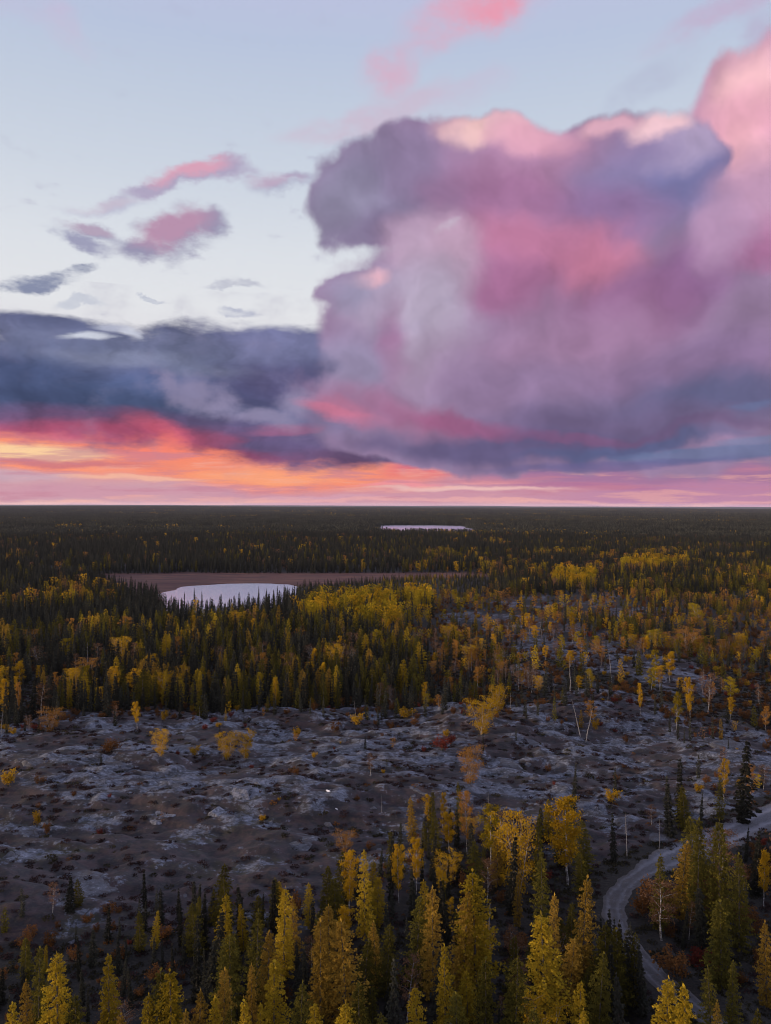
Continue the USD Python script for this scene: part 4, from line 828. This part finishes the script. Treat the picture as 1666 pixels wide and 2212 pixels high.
def zone_of(x, y, z):
    px, py = project(x, y, z)
    rock = contains_xy(ROCK, x, y)
    zi = np.full(len(x), ZN.index('far'))
    zi[(py > 1268)] = ZN.index('left')
    edge_ = 860 + 60 * np.sin(py / 37.0)
    zi[(py > 1285) & (px > edge_)] = ZN.index('right')
    zi[(py <= 1290) & (py > 1196) & (px > 900 - (py - 1200) * 1.2)] = ZN.index('gold')
    for a in ASPEN: zi[contains_xy(a, px, py)] = ZN.index('aspen')
    south = (y < 150) & (py > 1640) & ~rock
    zi[south] = ZN.index('front'); zi[south & (px < 420)] = ZN.index('frontl')
    zi[south & (px > 1330 + np.clip(1930 - py, 0, 400) * .0) & (py > 1780)] = ZN.index('bend')
    zi[rock] = ZN.index('rock')
    rim = distance(shp_points(x, y), ROCK.boundary)
    zi[rock & (rim < 7.5) & (y > 120)] = ZN.index('edge')
    return zi, px, py
def scatter(d0, d1, step, seed):
    x, y, r = grid(d0, d1, step, seed)
    z = land(x, y); zi, px, py = zone_of(x, y, z)
    dens = np.array([ZONES[k] for k in ZN])[zi] * step * step
    cl = meshkit.fbm(xy3(x, y, 26), 3, 31); c2 = meshkit.fbm(xy3(x, y, 90), 3, 33)
    # species keep to their own clumps
    dens[:, 0] *= np.clip(0.35 + 3.2 * (cl - 0.35), .15, 1.6) * np.where(zi == ZN.index('right'), np.clip(4 * (c2 - .42), 0.05, 1.6), 1)
    dens[:, 1:4] *= np.clip(1 + 5 * (c2 - 0.5), .15, 2.5)[:, None]
    dens[:, 4:8] *= np.clip(1 + 7 * (0.5 - cl), .1, 2.8)[:, None]
    hot = (zi == ZN.index('far')) & (meshkit.fbm(xy3(x, y, 130), 3, 35) > 0.66)
    dens[hot, 2:7] *= 5
    pond_side = near_poly(x, y, POND, 40); dens[:, 0] *= 1 + 1.2 * pond_side * (zi != ZN.index('rock'))
    for p in PATCHES: 
        k = near_poly(x, y, p, 6); dens *= (1 - 0.55 * k)[:, None]
    if len(TAKEN):
        from scipy.spatial import cKDTree
        dd = cKDTree(TAKEN).query(np.stack([x, y], -1))[0]
        dens *= sstep(dd, 0.9, 2.4)[:, None]
    cum = np.cumsum(dens, 1); u = r.uniform(size=len(x))
    sp = (u[:, None] > cum).sum(1); k = sp < len(SP)
    x, y, z, zi, px, py, sp = (q[k] for q in (x, y, z, zi, px, py, sp))
    h = np.select([sp == 0, sp < 4, sp < 8, sp < 11], [r.uniform(4.2, 8.6, len(x)), r.uniform(4.5, 9.0, len(x)), r.uniform(3.2, 7.6, len(x)), r.uniform(1.0, 2.8, len(x))], r.uniform(3, 7.5, len(x)))
    h = np.where((zi == ZN.index('front')) & (sp == 0) & (r.uniform(size=len(x)) < .6), h * .62, h)
    h = h * np.select([zi == ZN.index('front'), zi == ZN.index('frontl'), zi == ZN.index('right'), zi == ZN.index('rock'), zi == ZN.index('aspen'), zi == ZN.index('edge')], [.80, .52, .72, .5, 1.12, .6], 1.0)
    h = np.where((px > 640) & (px < 1060) & (py > 1248) & (py < 1292) & (zi != ZN.index('aspen')), h * .5, h)
    return dict(x=x, y=y, z=z, zi=zi, px=px, py=py, sp=sp, h=h, D=np.hypot(x, y), rot=r.uniform(0, 360, len(x)), w=r.uniform(.72, 1.45, len(x)), v=r.integers(0, 1000, len(x)))
near = scatter(50, 285, 2.1, 1)
mid = scatter(285, 620, 3.0, 2)
farr = scatter(620, 1150, 3.6, 3)

# the 300 of each sort that show largest are plants of their own
SORT = {s: KINDNAME[s][0] for s in SP}
GROUP = {'spruce': 'dark spruces of the stands and forest edge', 'larch_gold': 'golden larches among the spruces', 'larch_amber': 'amber larches among the spruces', 'larch_olive': 'olive green larches among the spruces', 'birch_gold': 'gold leaved birches', 'birch_lemon': 'lemon yellow birches', 'birch_orange': 'orange leaved birches', 'birch_bare': 'nearly bare birches',
         'shrub_gold': 'gold shrubs', 'shrub_rust': 'rust brown shrubs', 'shrub_red': 'red shrubs', 'snag': 'dead grey stems'}
LOOK = {'spruce': '{} dark spruce', 'larch_gold': '{} golden larch', 'larch_amber': '{} amber larch', 'larch_olive': '{} olive green larch', 'birch_gold': '{} gold leaved birch', 'birch_lemon': '{} lemon yellow birch', 'birch_orange': '{} orange leaved birch', 'birch_bare': '{} nearly bare birch', 'shrub_gold': '{} gold shrub', 'shrub_rust': '{} rust brown shrub', 'shrub_red': '{} red shrub', 'snag': '{} dead grey stem'}
show = near['h'] / near['D'] * FPX
topx, topy = project(near['x'], near['y'], near['z'] + near['h'])
inside = (topx > -10) & (topx < PW + 10) & (topy < PH - 6)
single = np.zeros(len(show), bool)
used = {}
for k_, px_, py_, h_, w_, l_ in NAMED: used[SORT[k_]] = used.get(SORT[k_], 0) + 1
for s in set(SORT.values()):
    ids = [i for i, k in enumerate(SP) if SORT[k] == s]
    k = np.where(np.isin(near['sp'], ids) & inside)[0]
    k = k[np.argsort(-show[k])][:300 - used.get(s, 0)]
    single[k] = True
ROWS = []
for i in np.where(single)[0]:
    k = SP[near['sp'][i]]; ct = KINDNAME[k][1]
    big = near['h'][i] > (6.4 if ct == 'tree' else 1.9 if ct == 'shrub' else 5)
    ROWS.append((near['px'][i], near['py'][i], near_what(LOOK[k].format('tall' if big else 'short'), near['px'][i], near['py'][i]), i))
for px, py, lab, i in told_apart(ROWS):
    k = SP[near['sp'][i]]; nm, ct = KINDNAME[k]
    place(nm, k, int(near['v'][i]) % len(KIND[k]), (near['x'][i], near['y'][i], near['z'][i] - .05), near['h'][i], near['rot'][i], lab, ct, GROUP[k], near['w'][i], (math.sin(i * 1.7) * 4, math.cos(i * 2.3) * 4))

# ------------------------------------------------------------------ the mass of the forest
def instancer(name, protos, pos, scale, rot, idx, label, category):
    pi = UsdGeom.PointInstancer.Define(stage, '/World/' + name)
    tg = []
    for j, (m, mt) in enumerate(protos):
        pn = f'/World/{name}/shape' + (f'_{j:03d}' if j else '')
        usdkit.mesh(stage, pn, m, mt); tg.append(Sdf.Path(pn))
    pi.CreatePrototypesRel().SetTargets(tg)
    pi.CreatePositionsAttr(Vt.Vec3fArray.FromNumpy(np.asarray(pos, np.float32)))
    pi.CreateScalesAttr(Vt.Vec3fArray.FromNumpy(np.asarray(scale, np.float32)))
    a = np.radians(rot) / 2
    pi.CreateOrientationsAttr(Vt.QuathArray([Gf.Quath(float(math.cos(t)), 0, 0, float(math.sin(t))) for t in a]))
    pi.CreateProtoIndicesAttr(Vt.IntArray.FromNumpy(np.asarray(idx, np.int32)))
    custom(pi.GetPrim(), kind='stuff', label=label, category=category)
STUFF = [('spruce_forest', ['spruce'], 'spruce', 'dark spruce forest filling the plain to the right and left of the pond', 'forest'), ('larch_forest', ['larch_olive', 'larch_gold', 'larch_amber'], 'larch', 'olive and golden larches scattered through the dark forest', 'forest'),
         ('birch_wood', ['birch_gold', 'birch_lemon', 'birch_orange', 'birch_bare'], 'birch', 'yellow and orange birches spread through the far woods', 'forest'), ('undershrubs', ['shrub_gold', 'shrub_rust', 'shrub_red'], 'shrub', 'rust and yellow shrubs under the trees', 'shrubs'), ('dead_stems', ['snag'], 'dead', 'grey dead stems among the far trees', 'dead trees')]
for name, kinds, _, lab, ct in STUFF:
    protos, off = [], {}
    for k in kinds:
        off[k] = len(protos)
        if k in FARK: protos += [(m, LEAF[k]) for m in FARK[k]]
        else: protos += [(cat([p[1] for p in v]), v[-1][2]) for v in KIND[k][:3]]
    P, S, R_, I_ = [], [], [], []
    for src, keep in ((near, ~single), (mid, None), (farr, None)):
        for k in kinds:
            q = (src['sp'] == SP.index(k)) & (keep if keep is not None else True)
            if not q.any(): continue
            base = 2.0 if k.startswith('shrub') else 10.0
            n = len(FARK[k]) if k in FARK else 3
            P.append(np.stack([src['x'][q], src['y'][q], src['z'][q] - .05], -1)); s = src['h'][q] / base
            S.append(np.stack([s * src['w'][q], s * src['w'][q], s], -1)); R_.append(src['rot'][q]); I_.append(off[k] + src['v'][q] % n)
    if P: instancer(name, protos, np.vstack(P), np.vstack(S), np.concatenate(R_), np.concatenate(I_), lab, ct)

# far plain: clumps of small trees, then bigger clumps towards the horizon
def clump(seed, size, n, mix_, tall):
    r = np.random.default_rng(seed); parts = []
    for _ in range(n):
        h = r.uniform(.6, 1.15) * tall; x, y = r.uniform(-size / 2, size / 2, 2); w = h * r.uniform(.10, .20) * mix_
        t = np.sort(r.uniform(0, .9, 9)); a = r.uniform(0, 6.28, 9)
        p = np.stack([x + w * (1 - t) * np.cos(a), y + w * (1 - t) * np.sin(a), h * t + .2], -1)
        parts.append(leaves(p, h * .28 * (1.15 - t) * mix_ ** .5, r, np.tile([0, 0, -1.0], (9, 1))))
        parts.append(leaves(np.array([[x, y, h * .86]]), h * .25, r, np.array([[0, 0, 5.0]])))
    return cat(parts)
CL = [(clump(300 + s, 20, 26, 1.0, 7.5), LEAF['spruce']) for s in range(4)] + [(clump(310, 18, 7, 1.3, 7), LEAF['larch_olive']), (clump(311, 16, 5, 1.8, 6.5), LEAF['birch_gold']), (clump(312, 18, 6, 1.3, 7), LEAF['larch_amber'])]
def far_field(d0, d1, step, seed, sc):
    x, y, r = grid(d0, d1, step, seed)
    z = land(x, y); n = len(x)
    hot = meshkit.fbm(xy3(x, y, 240), 3, 35)
    yel = np.where(hot > .66, .33, .007); u = r.uniform(size=n)
    idx = np.where(u < yel, 4 + r.integers(0, 3, n), r.integers(0, 4, n))
    g_ = meshkit.fbm(xy3(x, y, 110), 3, 37); keep = (g_ > .36) | (u < .5)
    s = r.uniform(.8, 1.25, n)
    return np.stack([x, y, z - .3], -1)[keep], (np.stack([s * sc, s * sc, s], -1))[keep], r.uniform(0, 360, n)[keep], idx[keep]
a, b = far_field(1150, 3000, 19, 11, 1.0), far_field(3000, 9500, 52, 12, 2.7)
instancer('far_forest', CL, np.vstack([a[0], b[0]]), np.vstack([a[1], b[1]]), np.concatenate([a[2], b[2]]), np.concatenate([a[3], b[3]]), 'dark forest of the plain running out to the horizon', 'forest')

# heath and moss on the rock, litter under the trees
def tuft(seed, n, rad, hgt, size):
    r = np.random.default_rng(seed); a = r.uniform(0, 6.28, n); q = rad * np.sqrt(r.uniform(0, 1, n))
    return leaves(np.stack([q * np.cos(a), q * np.sin(a), hgt * r.uniform(.05, 1, n) * (1.1 - q / rad * .7)], -1), size * r.uniform(.6, 1.2, n), r, None)
TF = [(tuft(400 + s, 60, .75, .42, .26), LEAF['heath']) for s in range(3)] + [(tuft(410 + s, 60, .8, .36, .26), LEAF['moss']) for s in range(2)] + [(tuft(420, 46, .6, .6, .22), LEAF['shrub_rust'])]
x, y, r = grid(52, 240, 1.15, 21, 1.9)
z, rk, mk, fine_, led_ = land(x, y, True)
u = r.uniform(size=len(x)); hollow = sstep(fine_, 0.10, -0.12); dn = meshkit.fbm(xy3(x, y, 7), 3, 41)
keep = u < np.where(rk > .4, .10 + .55 * hollow * sstep(dn, .34, .56), .85)
x, y, z, rk = x[keep], y[keep], z[keep], rk[keep]; n = len(x); s = r.uniform(.4, 1.0, n)
idx = np.where(rk > .4, r.choice([0, 1, 2, 3, 0, 1, 2, 4], n), r.choice([0, 3, 4, 1, 3, 4], n)); idx = np.where(r.uniform(size=n) < .035, 5, idx)
instancer('heath', TF, np.stack([x, y, z - .03], -1), np.stack([s, s, s * .9], -1), r.uniform(0, 360, n), idx, 'dark red brown heath and moss growing in the hollows of the rock', 'heath')
